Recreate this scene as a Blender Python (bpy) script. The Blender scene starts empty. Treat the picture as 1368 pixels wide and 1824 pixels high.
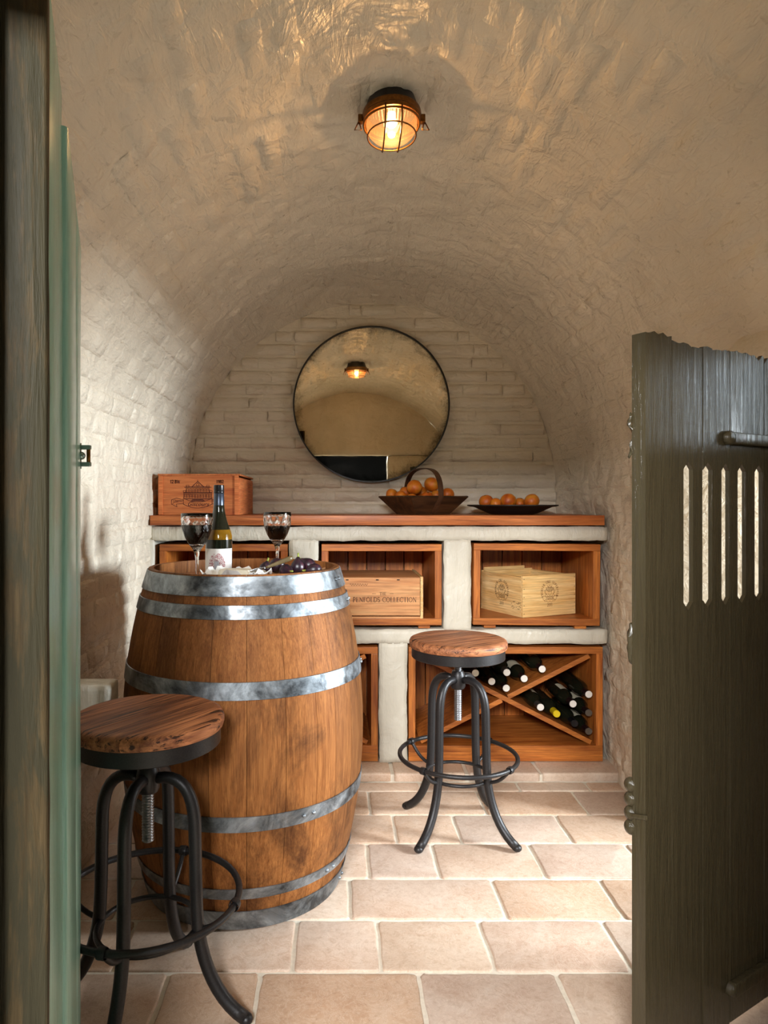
import bpy, bmesh, math, random
from mathutils import Vector, Matrix, noise

random.seed(7)
PI = math.pi
scene = bpy.context.scene
COL = scene.collection

# ---------------------------------------------------------------- camera
F = 1230.0                      # focal length in pixels of the 1368 x 1824 frame
VX, VY = 600.0, 897.0           # where the room's depth axis meets the picture
CAMZ = 1.15
cam_data = bpy.data.cameras.new('camera')
cam_data.sensor_fit = 'VERTICAL'
cam_data.sensor_height = 36.0
cam_data.lens = F / 1824.0 * 36.0
cam_data.shift_x = (684.0 - VX) / 1824.0
cam_data.shift_y = (VY - 912.0) / 1824.0
cam_data.clip_start = 0.02
cam = bpy.data.objects.new('camera', cam_data)
cam.location = (0, 0, CAMZ)
cam.rotation_euler = (PI / 2, 0, 0)
COL.objects.link(cam)
scene.camera = cam

# ---------------------------------------------------------------- world, daylight, exposure
world = bpy.data.worlds.new('world')
world.use_nodes = True
world.node_tree.nodes['Background'].inputs['Color'].default_value = (0.7, 0.76, 0.85, 1)
world.node_tree.nodes['Background'].inputs['Strength'].default_value = 0.008
scene.world = world

def area(name, loc, target, sx, sy, power, color):
    d = bpy.data.lights.new(name, 'AREA')
    d.shape = 'RECTANGLE'; d.size = sx; d.size_y = sy
    d.energy = power; d.color = color
    o = bpy.data.objects.new(name, d)
    o.location = loc
    o.rotation_euler = (Vector(target) - Vector(loc)).to_track_quat('-Z', 'Y').to_euler()
    COL.objects.link(o)
    return o
# low daylight that comes in through the side doorway on the right
area('daylight_side_door', (3.3, 1.58, 1.30), (-0.35, 2.15, 0.9), 0.55, 0.6, 215, (0.82, 0.92, 1.0))
# open sky in that doorway
area('sky_side_door', (2.0, 1.95, 0.9), (0.2, 2.2, 0.7), 0.8, 1.2, 13, (0.93, 0.97, 1.0))
# sky above the entrance the picture is taken through
area('sky_entrance', (-0.42, -1.7, 2.12), (0.35, 2.6, 0.8), 1.0, 0.48, 250, (0.97, 0.98, 1.0))
# added cool lamp that gives the right door its bluish highlight
area('added_door_light', (1.34, 1.505, 1.43), (0.9, 1.50, 1.36), 0.10, 0.24, 0.9, (0.74, 0.89, 1.0))

vs = scene.view_settings
vs.view_transform = 'Standard'
vs.look = 'None'
vs.exposure = 0.15
vs.gamma = 1.0
vs.use_curve_mapping = False
scene.cycles.use_denoising = True
scene.cycles.max_bounces = 8
scene.cycles.use_adaptive_sampling = True
scene.cycles.adaptive_threshold = 0.1
scene.cycles.sample_clamp_indirect = 6.0
scene.cycles.caustics_reflective = False
scene.cycles.caustics_refractive = False

# ---------------------------------------------------------------- helpers
def put(px, py, Y):
    """the point at depth Y that the photograph shows at pixel px, py"""
    return Vector(((px - VX) / F * Y, Y, CAMZ - (py - VY) / F * Y))

def new_obj(name, mesh, mat=None, parent=None, loc=None, rot=None, smooth=False, kind=None):
    o = bpy.data.objects.new(name, mesh)
    COL.objects.link(o)
    if mat is not None and not mesh.materials:
        mesh.materials.append(mat)
    if parent is not None:
        o.parent = parent
    if loc is not None: o.location = loc
    if rot is not None: o.rotation_euler = rot
    if kind: o['kind'] = kind
    if smooth:
        mesh.polygons.foreach_set('use_smooth', [True] * len(mesh.polygons))
    return o

def tag(o, label, cat=None, group=None, kind=None):
    o['label'] = label
    if cat: o['category'] = cat
    if group: o['group'] = group
    if kind: o['kind'] = kind
    return o

def thing(name, label, cat, loc=(0, 0, 0), rot=(0, 0, 0), group=None, kind=None):
    o = bpy.data.objects.new(name, None)
    o.empty_display_size = 0.05
    COL.objects.link(o)
    o.location = loc; o.rotation_euler = rot
    return tag(o, label, cat, group, kind)

class MB:
    """collects shapes in one bmesh"""
    def __init__(self): self.bm = bmesh.new()
    def box(self, c, s, bev=0.0, rot=None, seg=2):
        r = bmesh.ops.create_cube(self.bm, size=1.0)
        vs_ = r['verts']
        for v in vs_: v.co = Vector((v.co.x * s[0], v.co.y * s[1], v.co.z * s[2]))
        if bev > 0:
            es = list({e for v in vs_ for e in v.link_edges})
            rb = bmesh.ops.bevel(self.bm, geom=es, offset=bev, segments=seg, affect='EDGES', profile=0.6)
            vs_ = list({v for f in rb['faces'] for v in f.verts} | {v for v in vs_ if v.is_valid})
        M = Matrix.Translation(Vector(c))
        if rot is not None: M = M @ (rot if isinstance(rot, Matrix) else Matrix.Rotation(rot[0], 4, rot[1]))
        for v in vs_: v.co = M @ v.co
        return self
    def lathe(self, prof, n=32, c=(0, 0, 0), M=None, rfun=None, close=False):
        """prof: (radius, z) pairs"""
        M = M or Matrix.Identity(4)
        rings = []
        for (r, z) in prof:
            if r < 1e-6:
                rings.append([self.bm.verts.new(M @ Vector((c[0], c[1], c[2] + z)))])
            else:
                ring = []
                for i in range(n):
                    a = 2 * PI * i / n
                    rr = rfun(r, z, a) if rfun else r
                    ring.append(self.bm.verts.new(M @ Vector((c[0] + rr * math.cos(a), c[1] + rr * math.sin(a), c[2] + z))))
                rings.append(ring)
        pairs = list(zip(rings[:-1], rings[1:]))
        if close: pairs.append((rings[-1], rings[0]))
        for A, B in pairs:
            for i in range(n):
                j = (i + 1) % n
                if len(A) == 1 and len(B) == 1: continue
                if len(A) == 1: self.bm.faces.new((A[0], B[j], B[i]))
                elif len(B) == 1: self.bm.faces.new((A[i], A[j], B[0]))
                else: self.bm.faces.new((A[i], A[j], B[j], B[i]))
        return self
    def tube(self, pts, rad, n=10, closed=False, caps=True, squash=None):
        pts = [Vector(p) for p in pts]
        m = len(pts)
        rads = rad if isinstance(rad, (list, tuple)) else [rad] * m
        tang = []
        for i in range(m):
            if closed: t = pts[(i + 1) % m] - pts[i - 1]
            else: t = pts[min(i + 1, m - 1)] - pts[max(i - 1, 0)]
            tang.append(t.normalized())
        up = Vector((0, 0, 1)) if abs(tang[0].z) < 0.9 else Vector((1, 0, 0))
        nrm = (up - tang[0] * up.dot(tang[0])).normalized()
        rings = []
        for i in range(m):
            nrm = (nrm - tang[i] * nrm.dot(tang[i])).normalized()
            b = tang[i].cross(nrm)
            ring = []
            for k in range(n):
                a = 2 * PI * k / n
                q = squash or (1, 1)
                ring.append(self.bm.verts.new(pts[i] + (nrm * math.cos(a) * q[0] + b * math.sin(a) * q[1]) * rads[i]))
            rings.append(ring)
        rng = range(m) if closed else range(m - 1)
        for i in rng:
            A, B = rings[i], rings[(i + 1) % m]
            for k in range(n):
                l = (k + 1) % n
                self.bm.faces.new((A[k], A[l], B[l], B[k]))
        if caps and not closed:
            self.bm.faces.new(rings[0][::-1]); self.bm.faces.new(rings[-1])
        return self
    def sphere(self, c, r, u=16, v=10, sc=(1, 1, 1)):
        M = Matrix.Translation(Vector(c)) @ Matrix.Diagonal((sc[0], sc[1], sc[2], 1))
        bmesh.ops.create_uvsphere(self.bm, u_segments=u, v_segments=v, radius=r, matrix=M)
        return self
    def prism(self, poly, y0, y1):
        """polygon in x,z pushed from y0 to y1"""
        A = [self.bm.verts.new((p[0], y0, p[1])) for p in poly]
        B = [self.bm.verts.new((p[0], y1, p[1])) for p in poly]
        n = len(poly)
        self.bm.faces.new(A); self.bm.faces.new(B[::-1])
        for i in range(n):
            j = (i + 1) % n
            self.bm.faces.new((A[j], A[i], B[i], B[j]))
        return self
    def mesh(self, name, recalc=True):
        if recalc: bmesh.ops.recalc_face_normals(self.bm, faces=self.bm.faces[:])
        me = bpy.data.meshes.new(name)
        self.bm.to_mesh(me); self.bm.free()
        return me
    def build(self, name, mat, parent=None, loc=None, rot=None, smooth=False, kind=None, auto=None):
        me = self.mesh(name)
        o = new_obj(name, me, mat, parent, loc, rot, smooth or auto is not None, kind)
        if auto is not None:
            me.set_sharp_from_angle(angle=auto)
        return o

AUTO = math.radians(38)

def nz(p, f, seed=0.0):
    return noise.noise(Vector((p[0] * f + seed, p[1] * f + seed * 1.7, p[2] * f - seed)))

def rough_box(lo, hi, mat, name, parent=None, step=0.025, amp=0.004, freq=14, rnd=0.008, kind=None, seed=0.0, smooth=True):
    """a hand-plastered block: subdivided, rounded and uneven"""
    lo, hi = Vector(lo), Vector(hi)
    n = [max(2, int(round((hi[i] - lo[i]) / step))) for i in range(3)]
    idx = {}; verts = []; faces = []
    def vid(i, j, k):
        key = (i, j, k)
        if key not in idx:
            idx[key] = len(verts)
            p = Vector((lo.x + (hi.x - lo.x) * i / n[0], lo.y + (hi.y - lo.y) * j / n[1], lo.z + (hi.z - lo.z) * k / n[2]))
            on = [i in (0, n[0]), j in (0, n[1]), k in (0, n[2])]
            c = (lo + hi) / 2
            if sum(on) >= 2:
                for a in range(3):
                    if on[a]: p[a] += rnd * (1 if p[a] < c[a] else -1) * (0.6 if sum(on) == 2 else 0.9)
            d = Vector((nz(p, freq, seed + 3.1), nz(p, freq, seed + 11.3), nz(p, freq, seed + 23.7)))
            d2 = Vector((nz(p, freq * 3, seed + 5.1), nz(p, freq * 3, seed + 17.3), nz(p, freq * 3, seed + 29.7)))
            verts.append(p + d * amp + d2 * amp * 0.45)
        return idx[key]
    for a, b, c in ((0, 1, 2), (1, 2, 0), (2, 0, 1)):
        for side in (0, n[c]):
            for i in range(n[a]):
                for j in range(n[b]):
                    q = []
                    for (u, v) in ((i, j), (i + 1, j), (i + 1, j + 1), (i, j + 1)):
                        key = [0, 0, 0]; key[a] = u; key[b] = v; key[c] = side
                        q.append(vid(*key))
                    faces.append(q if side else q[::-1])
    me = bpy.data.meshes.new(name)
    me.from_pydata(verts, [], faces)
    return new_obj(name, me, mat, parent, smooth=smooth, kind=kind)

# ---------------------------------------------------------------- materials
def node(nt, t, **kw):
    n = nt.nodes.new(t)
    for k, v in kw.items():
        if k.startswith('i_'):
            n.inputs[k[2:].replace('_', ' ')].default_value = v
        else:
            setattr(n, k, v)
    return n

def base_mat(name):
    m = bpy.data.materials.new(name)
    m.use_nodes = True
    nt = m.node_tree
    return m, nt, nt.nodes['Principled BSDF']

def ramp(nt, stops, interp='LINEAR'):
    r = nt.nodes.new('ShaderNodeValToRGB')
    r.color_ramp.interpolation = interp
    el = r.color_ramp.elements
    while len(el) < len(stops): el.new(0.5)
    for e, (p, c) in zip(el, stops):
        e.position = p
        e.color = (c[0], c[1], c[2], 1) if len(c) == 3 else c
    return r

def lk(nt, a, b): nt.links.new(a, b)

def srgb(r, g, b):
    f = lambda v: (v / 255 / 12.92) if v / 255 <= 0.04045 else ((v / 255 + 0.055) / 1.055) ** 2.4
    return (f(r), f(g), f(b))

def coords(nt, kind='Object', scale=(1, 1, 1), random_shift=True, rot=(0, 0, 0)):
    if kind == 'World':
        src = node(nt, 'ShaderNodeNewGeometry').outputs['Position']
    else:
        src = node(nt, 'ShaderNodeTexCoord').outputs[kind]
    mp = node(nt, 'ShaderNodeMapping')
    mp.inputs['Scale'].default_value = scale
    mp.inputs['Rotation'].default_value = rot
    if kind != 'World' and random_shift:
        oi = node(nt, 'ShaderNodeObjectInfo')
        mul = node(nt, 'ShaderNodeVectorMath', operation='SCALE')
        cmb = node(nt, 'ShaderNodeCombineXYZ')
        for k in range(3): lk(nt, oi.outputs['Random'], cmb.inputs[k])
        lk(nt, cmb.outputs[0], mul.inputs[0]); mul.inputs['Scale'].default_value = 37.0
        add = node(nt, 'ShaderNodeVectorMath', operation='ADD')
        lk(nt, src, add.inputs[0]); lk(nt, mul.outputs[0], add.inputs[1])
        src = add.outputs[0]
    lk(nt, src, mp.inputs['Vector'])
    return mp.outputs['Vector']

def noise_tex(nt, vec, scale, detail=4, rough=0.55, dist=0.0):
    n = node(nt, 'ShaderNodeTexNoise')
    n.inputs['Scale'].default_value = scale; n.inputs['Detail'].default_value = detail
    n.inputs['Roughness'].default_value = rough; n.inputs['Distortion'].default_value = dist
    lk(nt, vec, n.inputs['Vector'])
    return n.outputs['Fac']

def mixc(nt, fac, a, b, mode='MIX'):
    m = node(nt, 'ShaderNodeMix', data_type='RGBA', blend_type=mode)
    if isinstance(fac, (int, float)): m.inputs['Factor'].default_value = fac
    else: lk(nt, fac, m.inputs['Factor'])
    for v, s in ((a, 'A'), (b, 'B')):
        sk = [x for x in m.inputs if x.name == s and x.type == 'RGBA'][0]
        if isinstance(v, tuple): sk.default_value = (v[0], v[1], v[2], 1)
        else: lk(nt, v, sk)
    return [x for x in m.outputs if x.type == 'RGBA'][0]

def bump(nt, b, h, strength, dist, prev=None):
    n = node(nt, 'ShaderNodeBump')
    n.inputs['Strength'].default_value = strength; n.inputs['Distance'].default_value = dist
    lk(nt, h, n.inputs['Height'])
    if prev is not None: lk(nt, prev, n.inputs['Normal'])
    lk(nt, n.outputs['Normal'], b.inputs['Normal'])
    return n.outputs['Normal']

def paint_mat(name, col, rough=0.42, stain=0.25, brush=(1, 1, 1), bd=0.006):
    """thick, many times over-painted masonry"""
    m, nt, b = base_mat(name)
    v = coords(nt, 'World')
    big = noise_tex(nt, v, 2.3, 4)
    sm = noise_tex(nt, v, 26, 5, 0.6)
    c2 = tuple(x * 0.86 for x in col)
    c3 = (col[0] * 0.52, col[1] * 0.46, col[2] * 0.38)
    a = ramp(nt, [(0.35, c2), (0.65, col)]); lk(nt, big, a.inputs['Fac'])
    st = noise_tex(nt, v, 7.0, 8, 0.75, 0.4)
    sr = ramp(nt, [(0.66, (0, 0, 0)), (0.76, (stain, stain, stain))]); lk(nt, st, sr.inputs['Fac'])
    c = mixc(nt, sr.outputs['Color'], a.outputs['Color'], c3)
    lk(nt, c, b.inputs['Base Color'])
    rr = ramp(nt, [(0.3, (rough - 0.1,) * 3), (0.7, (rough + 0.12,) * 3)]); lk(nt, sm, rr.inputs['Fac'])
    lk(nt, rr.outputs['Color'], b.inputs['Roughness'])
    b.inputs['Specular IOR Level'].default_value = 0.5
    v2 = coords(nt, 'World', brush)
    br = noise_tex(nt, v2, 42, 4, 0.6, 0.5)
    lump = noise_tex(nt, v, 9, 4, 0.5, 0.9)
    rg = noise_tex(nt, v2, 9, 3, 0.5, 1.0)
    d0 = node(nt, 'ShaderNodeMath', operation='SUBTRACT'); lk(nt, rg, d0.inputs[0]); d0.inputs[1].default_value = 0.5
    d1 = node(nt, 'ShaderNodeMath', operation='ABSOLUTE'); lk(nt, d0.outputs[0], d1.inputs[0])
    rd = ramp(nt, [(0.0, (1, 1, 1)), (0.05, (0.25, 0.25, 0.25)), (0.16, (0, 0, 0))]); lk(nt, d1.outputs[0], rd.inputs['Fac'])
    n0 = bump(nt, b, rd.outputs['Color'], 0.3, bd * 0.3)
    n1 = bump(nt, b, lump, 0.75, bd * 1.6, n0)
    n2 = bump(nt, b, br, 0.3, bd * 0.4, n1)
    return m

def wood_mat(name, dark, light, axis=0, stretch=14.0, scale=3.0, rough=0.5, bumpd=0.0012, var=0.25, ring=0.0,
             extra=None, spec=0.4, contrast=(0.32, 0.68)):
    m, nt, b = base_mat(name)
    s = [stretch] * 3; s[axis] = 1.0
    v = coords(nt, 'Object', tuple(s))
    g1 = noise_tex(nt, v, scale, 6, 0.6, 0.7)
    s2 = [stretch * 5] * 3; s2[axis] = 2.2
    v2 = coords(nt, 'Object', tuple(s2))
    g2 = noise_tex(nt, v2, scale, 4, 0.6, 0.2)
    r1 = ramp(nt, [(contrast[0], dark), (contrast[1], light)]); lk(nt, g1, r1.inputs['Fac'])
    r2 = ramp(nt, [(0.3, (0.62, 0.6, 0.58)), (0.6, (1, 1, 1))]); lk(nt, g2, r2.inputs['Fac'])
    c = mixc(nt, 1.0, r1.outputs['Color'], r2.outputs['Color'], 'MULTIPLY')
    oi = node(nt, 'ShaderNodeObjectInfo')
    rv = ramp(nt, [(0.0, (1 - var,) * 3), (1.0, (1 + var * 0.3,) * 3)]); lk(nt, oi.outputs['Random'], rv.inputs['Fac'])
    c = mixc(nt, 1.0, c, rv.outputs['Color'], 'MULTIPLY')
    if extra: c = extra(nt, c)
    lk(nt, c, b.inputs['Base Color'])
    b.inputs['Roughness'].default_value = rough
    b.inputs['Specular IOR Level'].default_value = spec
    n1 = bump(nt, b, g1, 0.5, bumpd)
    bump(nt, b, g2, 0.5, bumpd * 0.6, n1)
    return m

def plain_mat(name, col, rough=0.5, metal=0.0, bs=0.0, bscale=60, spec=0.5, var=0.0, kind='Object', coat=0.0):
    m, nt, b = base_mat(name)
    b.inputs['Base Color'].default_value = (col[0], col[1], col[2], 1)
    b.inputs['Roughness'].default_value = rough
    b.inputs['Metallic'].default_value = metal
    b.inputs['Specular IOR Level'].default_value = spec
    b.inputs['Coat Weight'].default_value = coat
    v = coords(nt, kind)
    n = noise_tex(nt, v, bscale, 4)
    if var:
        r = ramp(nt, [(0.3, tuple(x * (1 - var) for x in col)), (0.7, tuple(min(1, x * (1 + var)) for x in col))])
        lk(nt, n, r.inputs['Fac']); lk(nt, r.outputs['Color'], b.inputs['Base Color'])
    if bs: bump(nt, b, n, 0.6, bs)
    return m

CREAM = (0.76, 0.675, 0.54)
M = {}
M['vault'] = paint_mat('vault_paint', CREAM, 0.34, 0.30, (3, 0.8, 3), 0.017)
M['backwall'] = paint_mat('back_wall_paint', CREAM, 0.38, 0.22, (0.6, 3, 3), 0.014)
M['shelfpaint'] = paint_mat('shelf_paint', (0.65, 0.61, 0.505), 0.46, 0.12, (2.6, 2.6, 0.5), 0.009)
M['cabinet'] = {}
for ax in (0, 1, 2):
    M['cabinet'][ax] = wood_mat('cabinet_wood_%d' % ax, srgb(156, 80, 30), srgb(222, 136, 60), ax, 11, 4.0, 0.42, 0.0006, 0.3)
M['counter'] = wood_mat('counter_wood', srgb(146, 70, 30), srgb(214, 128, 66), 0, 12, 3.0, 0.4, 0.0006, 0.0)
M['crate_red'] = wood_mat('crate_red_wood', srgb(190, 96, 48), srgb(230, 140, 80), 0, 12, 4.0, 0.55, 0.0006, 0.2)
M['crate_red_y'] = wood_mat('crate_red_wood_side', srgb(190, 96, 48), srgb(230, 140, 80), 1, 12, 4.0, 0.55, 0.0006, 0.2)
M['crate_pink'] = wood_mat('crate_pink_pine', srgb(196, 126, 72), srgb(232, 176, 118), 0, 9, 3.0, 0.5, 0.0005, 0.12)
M['crate_pine'] = wood_mat('crate_pine', srgb(222, 170, 98), srgb(248, 214, 152), 0, 12, 3.5, 0.5, 0.0004, 0.06)
M['crate_pine_y'] = wood_mat('crate_pine_side', srgb(222, 170, 98), srgb(248, 214, 152), 1, 12, 3.5, 0.5, 0.0004, 0.06)
M['ink_red'] = plain_mat('red_brown_ink', srgb(74, 22, 12), 0.7)
M['ink_dark'] = plain_mat('dark_brown_ink', srgb(60, 32, 18), 0.7)
M['ink_burn'] = plain_mat('burnt_brand', srgb(112, 62, 24), 0.75)
M['nail'] = plain_mat('nail_head', srgb(50, 38, 28), 0.5, 0.6)
M['black_metal'] = plain_mat('stool_metal', (0.020, 0.018, 0.018), 0.42, 0.35, 0.0005, 260, 0.5, 0.3)
M['screw_metal'] = plain_mat('screw_metal', (0.28, 0.28, 0.29), 0.36, 0.9, 0.0, 60, 0.5, 0.2)
M['black'] = plain_mat('black_frame', (0.008, 0.008, 0.008), 0.4)
M['void'] = plain_mat('dark_gap', (0.012, 0.01, 0.008), 0.9, spec=0.1)

def seat_extra(nt, c):
    v = coords(nt, 'Object', (60, 3.0, 60))
    n = noise_tex(nt, v, 1.6, 5, 0.65, 0.6)
    r = ramp(nt, [(0.38, (0.10, 0.08, 0.07)), (0.46, (1, 1, 1))]); lk(nt, n, r.inputs['Fac'])
    return mixc(nt, 1.0, c, r.outputs['Color'], 'MULTIPLY')
M['seat'] = wood_mat('worn_seat_wood', srgb(122, 68, 42), srgb(206, 136, 88), 1, 13, 4.0, 0.55, 0.004, 0.25, extra=seat_extra)

def oak_extra(nt, c):
    v = coords(nt, 'World', (1, 1, 0.55))
    n = noise_tex(nt, v, 5.5, 7, 0.7, 0.6)
    r = ramp(nt, [(0.49, (1, 1, 1)), (0.66, (0.20, 0.18, 0.18))]); lk(nt, n, r.inputs['Fac'])
    return mixc(nt, 0.8, c, r.outputs['Color'], 'MULTIPLY')
M['oak'] = wood_mat('barrel_oak', srgb(126, 74, 33), srgb(166, 108, 57), 2, 20, 6.0, 0.62, 0.0008, 0.38, extra=oak_extra, spec=0.2)
M['oak_head'] = wood_mat('barrel_head_oak', srgb(150, 92, 56), srgb(200, 144, 100), 0, 12, 4.0, 0.6, 0.0008, 0.2)

def galv():
    m, nt, b = base_mat('galvanised_steel')
    v = coords(nt, 'World')
    n = noise_tex(nt, v, 9, 8, 0.7, 0.5); n2 = noise_tex(nt, v, 55, 4)
    r = ramp(nt, [(0.36, srgb(66, 69, 72)), (0.5, srgb(128, 134, 138)), (0.64, srgb(176, 184, 190))]); lk(nt, n, r.inputs['Fac'])
    lk(nt, r.outputs['Color'], b.inputs['Base Color'])
    rr = ramp(nt, [(0.3, (0.34,) * 3), (0.7, (0.58,) * 3)]); lk(nt, n2, rr.inputs['Fac'])
    lk(nt, rr.outputs['Color'], b.inputs['Roughness'])
    b.inputs['Metallic'].default_value = 0.85
    bump(nt, b, n2, 0.3, 0.0006)
    return m
M['galv'] = galv()

def tile_mat():
    m, nt, b = base_mat('limestone_tile')
    v = coords(nt, 'Object')
    big = noise_tex(nt, v, 5, 7, 0.65, 0.8)
    fine = noise_tex(nt, v, 60, 6, 0.7, 0.5)
    r = ramp(nt, [(0.28, srgb(172, 134, 106)), (0.5, srgb(198, 170, 146)), (0.72, srgb(214, 196, 178))]); lk(nt, big, r.inputs['Fac'])
    oi = node(nt, 'ShaderNodeObjectInfo')
    rv = ramp(nt, [(0.0, srgb(190, 150, 116)), (0.35, srgb(206, 176, 150)), (0.7, srgb(196, 178, 166)), (1.0, srgb(214, 192, 168))])
    lk(nt, oi.outputs['Random'], rv.inputs['Fac'])
    c = mixc(nt, 0.5, r.outputs['Color'], rv.outputs['Color'])
    fr = ramp(nt, [(0.3, (0.74, 0.68, 0.62)), (0.52, (1, 1, 1))]); lk(nt, fine, fr.inputs['Fac'])
    c = mixc(nt, 0.7, c, fr.outputs['Color'], 'MULTIPLY')
    wr = noise_tex(nt, v, 14, 8, 0.8, 2.5)
    wrr = ramp(nt, [(0.485, (0, 0, 0)), (0.5, (0.5, 0.5, 0.5)), (0.515, (0, 0, 0))]); lk(nt, wr, wrr.inputs['Fac'])
    c = mixc(nt, wrr.outputs['Color'], c, srgb(238, 224, 206))
    lk(nt, c, b.inputs['Base Color'])
    b.inputs['Roughness'].default_value = 0.5
    n1 = bump(nt, b, fine, 0.35, 0.0012)
    bump(nt, b, big, 0.35, 0.004, n1)
    return m
M['tile'] = tile_mat()
M['grout'] = plain_mat('pale_grout', srgb(216, 206, 188), 0.85, 0, 0.001, 90, 0.2, 0.08, 'World')

def door_mat(name, col, wear_col, wear=0.0, rough=0.3, bd=0.003, spec=0.5):
    m, nt, b = base_mat(name)
    v = coords(nt, 'Object', (16, 16, 1.2))
    g = noise_tex(nt, v, 5, 6, 0.65, 0.5)
    v3 = coords(nt, 'Object', (60, 60, 2.0))
    g3 = noise_tex(nt, v3, 3, 4, 0.6)
    v2 = coords(nt, 'Object', (5, 5, 1.0))
    w = noise_tex(nt, v2, 4, 8, 0.7, 0.4)
    cr = ramp(nt, [(0.3, tuple(x * 0.75 for x in col)), (0.7, col)]); lk(nt, g, cr.inputs['Fac'])
    wc = ramp(nt, [(0.3, tuple(x * 0.45 for x in wear_col)), (0.7, wear_col)]); lk(nt, g3, wc.inputs['Fac'])
    wr = ramp(nt, [(0.58 - wear, (0, 0, 0)), (0.66 - wear, (1, 1, 1))]); lk(nt, w, wr.inputs['Fac'])
    c = mixc(nt, wr.outputs['Color'], cr.outputs['Color'], wc.outputs['Color'])
    lk(nt, c, b.inputs['Base Color'])
    b.inputs['Roughness'].default_value = rough
    b.inputs['Specular IOR Level'].default_value = spec
    n1 = bump(nt, b, g, 0.7, bd)
    bump(nt, b, g3, 0.3, bd * 0.5, n1)
    return m
M['door_right'] = door_mat('door_olive_gloss', srgb(66, 58, 40), srgb(58, 49, 33), -0.1, 0.2, 0.005)
M['door_left'] = door_mat('door_green_gloss', srgb(148, 198, 184), srgb(136, 132, 112), -0.12, 0.22, 0.003)
M['door_left_worn'] = door_mat('door_worn_wood', srgb(54, 50, 36), srgb(76, 63, 42), 0.10, 0.55, 0.004, 0.12)
M['dark_wood'] = wood_mat('dark_old_wood', srgb(42, 26, 14), srgb(96, 62, 34), 0, 9, 4.0, 0.55, 0.001, 0.1)
M['handle_wood'] = wood_mat('bent_handle_wood', srgb(50, 30, 18), srgb(98, 64, 40), 2, 5, 4.0, 0.5, 0.0006, 0.1)
M['board_wood'] = wood_mat('serving_board_wood', srgb(182, 130, 88), srgb(224, 178, 132), 0, 10, 4.0, 0.5, 0.0005, 0.0)
M['iron_dish'] = plain_mat('black_iron', (0.012, 0.011, 0.011), 0.5, 0.2, 0.0006, 200)
M['brass'] = plain_mat('aged_brass', srgb(120, 78, 34), 0.38, 0.9, 0.0004, 120, 0.5, 0.35)
M['chrome'] = plain_mat('painted_steel', srgb(150, 172, 166), 0.25, 0.7)

def orange_mat():
    m, nt, b = base_mat('orange_peel')
    v = coords(nt, 'Object')
    n = noise_tex(nt, v, 16, 5, 0.6, 0.6)
    r = ramp(nt, [(0.3, srgb(168, 70, 14)), (0.5, srgb(206, 112, 22)), (0.72, srgb(206, 146, 44))]); lk(nt, n, r.inputs['Fac'])
    oi = node(nt, 'ShaderNodeObjectInfo')
    rv = ramp(nt, [(0.0, (0.62, 0.5, 0.42)), (0.5, (0.95, 0.85, 0.8)), (1.0, (1.05, 1.1, 0.95))]); lk(nt, oi.outputs['Random'], rv.inputs['Fac'])
    c = mixc(nt, 1.0, r.outputs['Color'], rv.outputs['Color'], 'MULTIPLY')
    lk(nt, c, b.inputs['Base Color'])
    b.inputs['Roughness'].default_value = 0.42
    f = noise_tex(nt, v, 320, 2)
    bump(nt, b, f, 0.5, 0.0012)
    return m
M['orange'] = orange_mat()
M['calyx'] = plain_mat('orange_calyx', srgb(74, 76, 30), 0.7)

def fig_mat():
    m, nt, b = base_mat('fig_skin')
    v = coords(nt, 'Object', (30, 30, 4))
    n = noise_tex(nt, v, 2.5, 5, 0.6, 0.3)
    r = ramp(nt, [(0.3, srgb(18, 10, 18)), (0.55, srgb(40, 20, 34)), (0.8, srgb(88, 36, 46))]); lk(nt, n, r.inputs['Fac'])
    lk(nt, r.outputs['Color'], b.inputs['Base Color'])
    b.inputs['Roughness'].default_value = 0.36
    bump(nt, b, n, 0.3, 0.0008)
    return m
M['fig'] = fig_mat()
M['fig_stem'] = plain_mat('fig_stem', srgb(140, 150, 60), 0.55, 0, 0, 60, 0.5, 0.25)

def glass_mat(name, col=(1, 1, 1), rough=0.0, ior=1.5):
    m, nt, b = base_mat(name)
    b.inputs['Base Color'].default_value = (*col, 1)
    b.inputs['Roughness'].default_value = rough
    b.inputs['IOR'].default_value = ior
    b.inputs['Transmission Weight'].default_value = 1.0
    v = coords(nt, 'Object')
    bump(nt, b, noise_tex(nt, v, 30, 2), 0.05, 0.0004)
    return m
M['crystal'] = glass_mat('clear_crystal')
M['wine'] = plain_mat('red_wine', (0.010, 0.0008, 0.0025), 0.06, 0, 0, 30, 0.5)
M['bottle_glass'] = plain_mat('dark_green_glass', (0.010, 0.011, 0.006), 0.07, 0, 0, 20, 0.6)
M['amber_glass'] = plain_mat('amber_wine_glass', srgb(120, 84, 16), 0.08, 0, 0, 40, 0.6, 0.3)
M['capsule_black'] = plain_mat('black_capsule', (0.012, 0.012, 0.014), 0.28, 0.3)
M['capsule_grey'] = plain_mat('grey_blue_capsule', srgb(70, 78, 92), 0.3, 0.7)
M['capsule_white'] = plain_mat('white_capsule', srgb(226, 222, 214), 0.45)
M['capsule_dark'] = plain_mat('dark_red_capsule', srgb(46, 26, 26), 0.35, 0.3)
M['capsule_yellow'] = plain_mat('yellow_capsule', srgb(214, 186, 20), 0.4)
M['capsule_tin'] = plain_mat('tin_capsule', srgb(122, 116, 108), 0.35, 0.8)
M['label_white'] = plain_mat('paper_label', srgb(236, 232, 226), 0.7)
M['label_cream'] = plain_mat('cream_label', srgb(206, 196, 168), 0.7)
M['label_red'] = plain_mat('label_red_ink', srgb(168, 70, 82), 0.7)
M['label_grey'] = plain_mat('label_grey_ink', srgb(168, 166, 172), 0.7)
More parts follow.
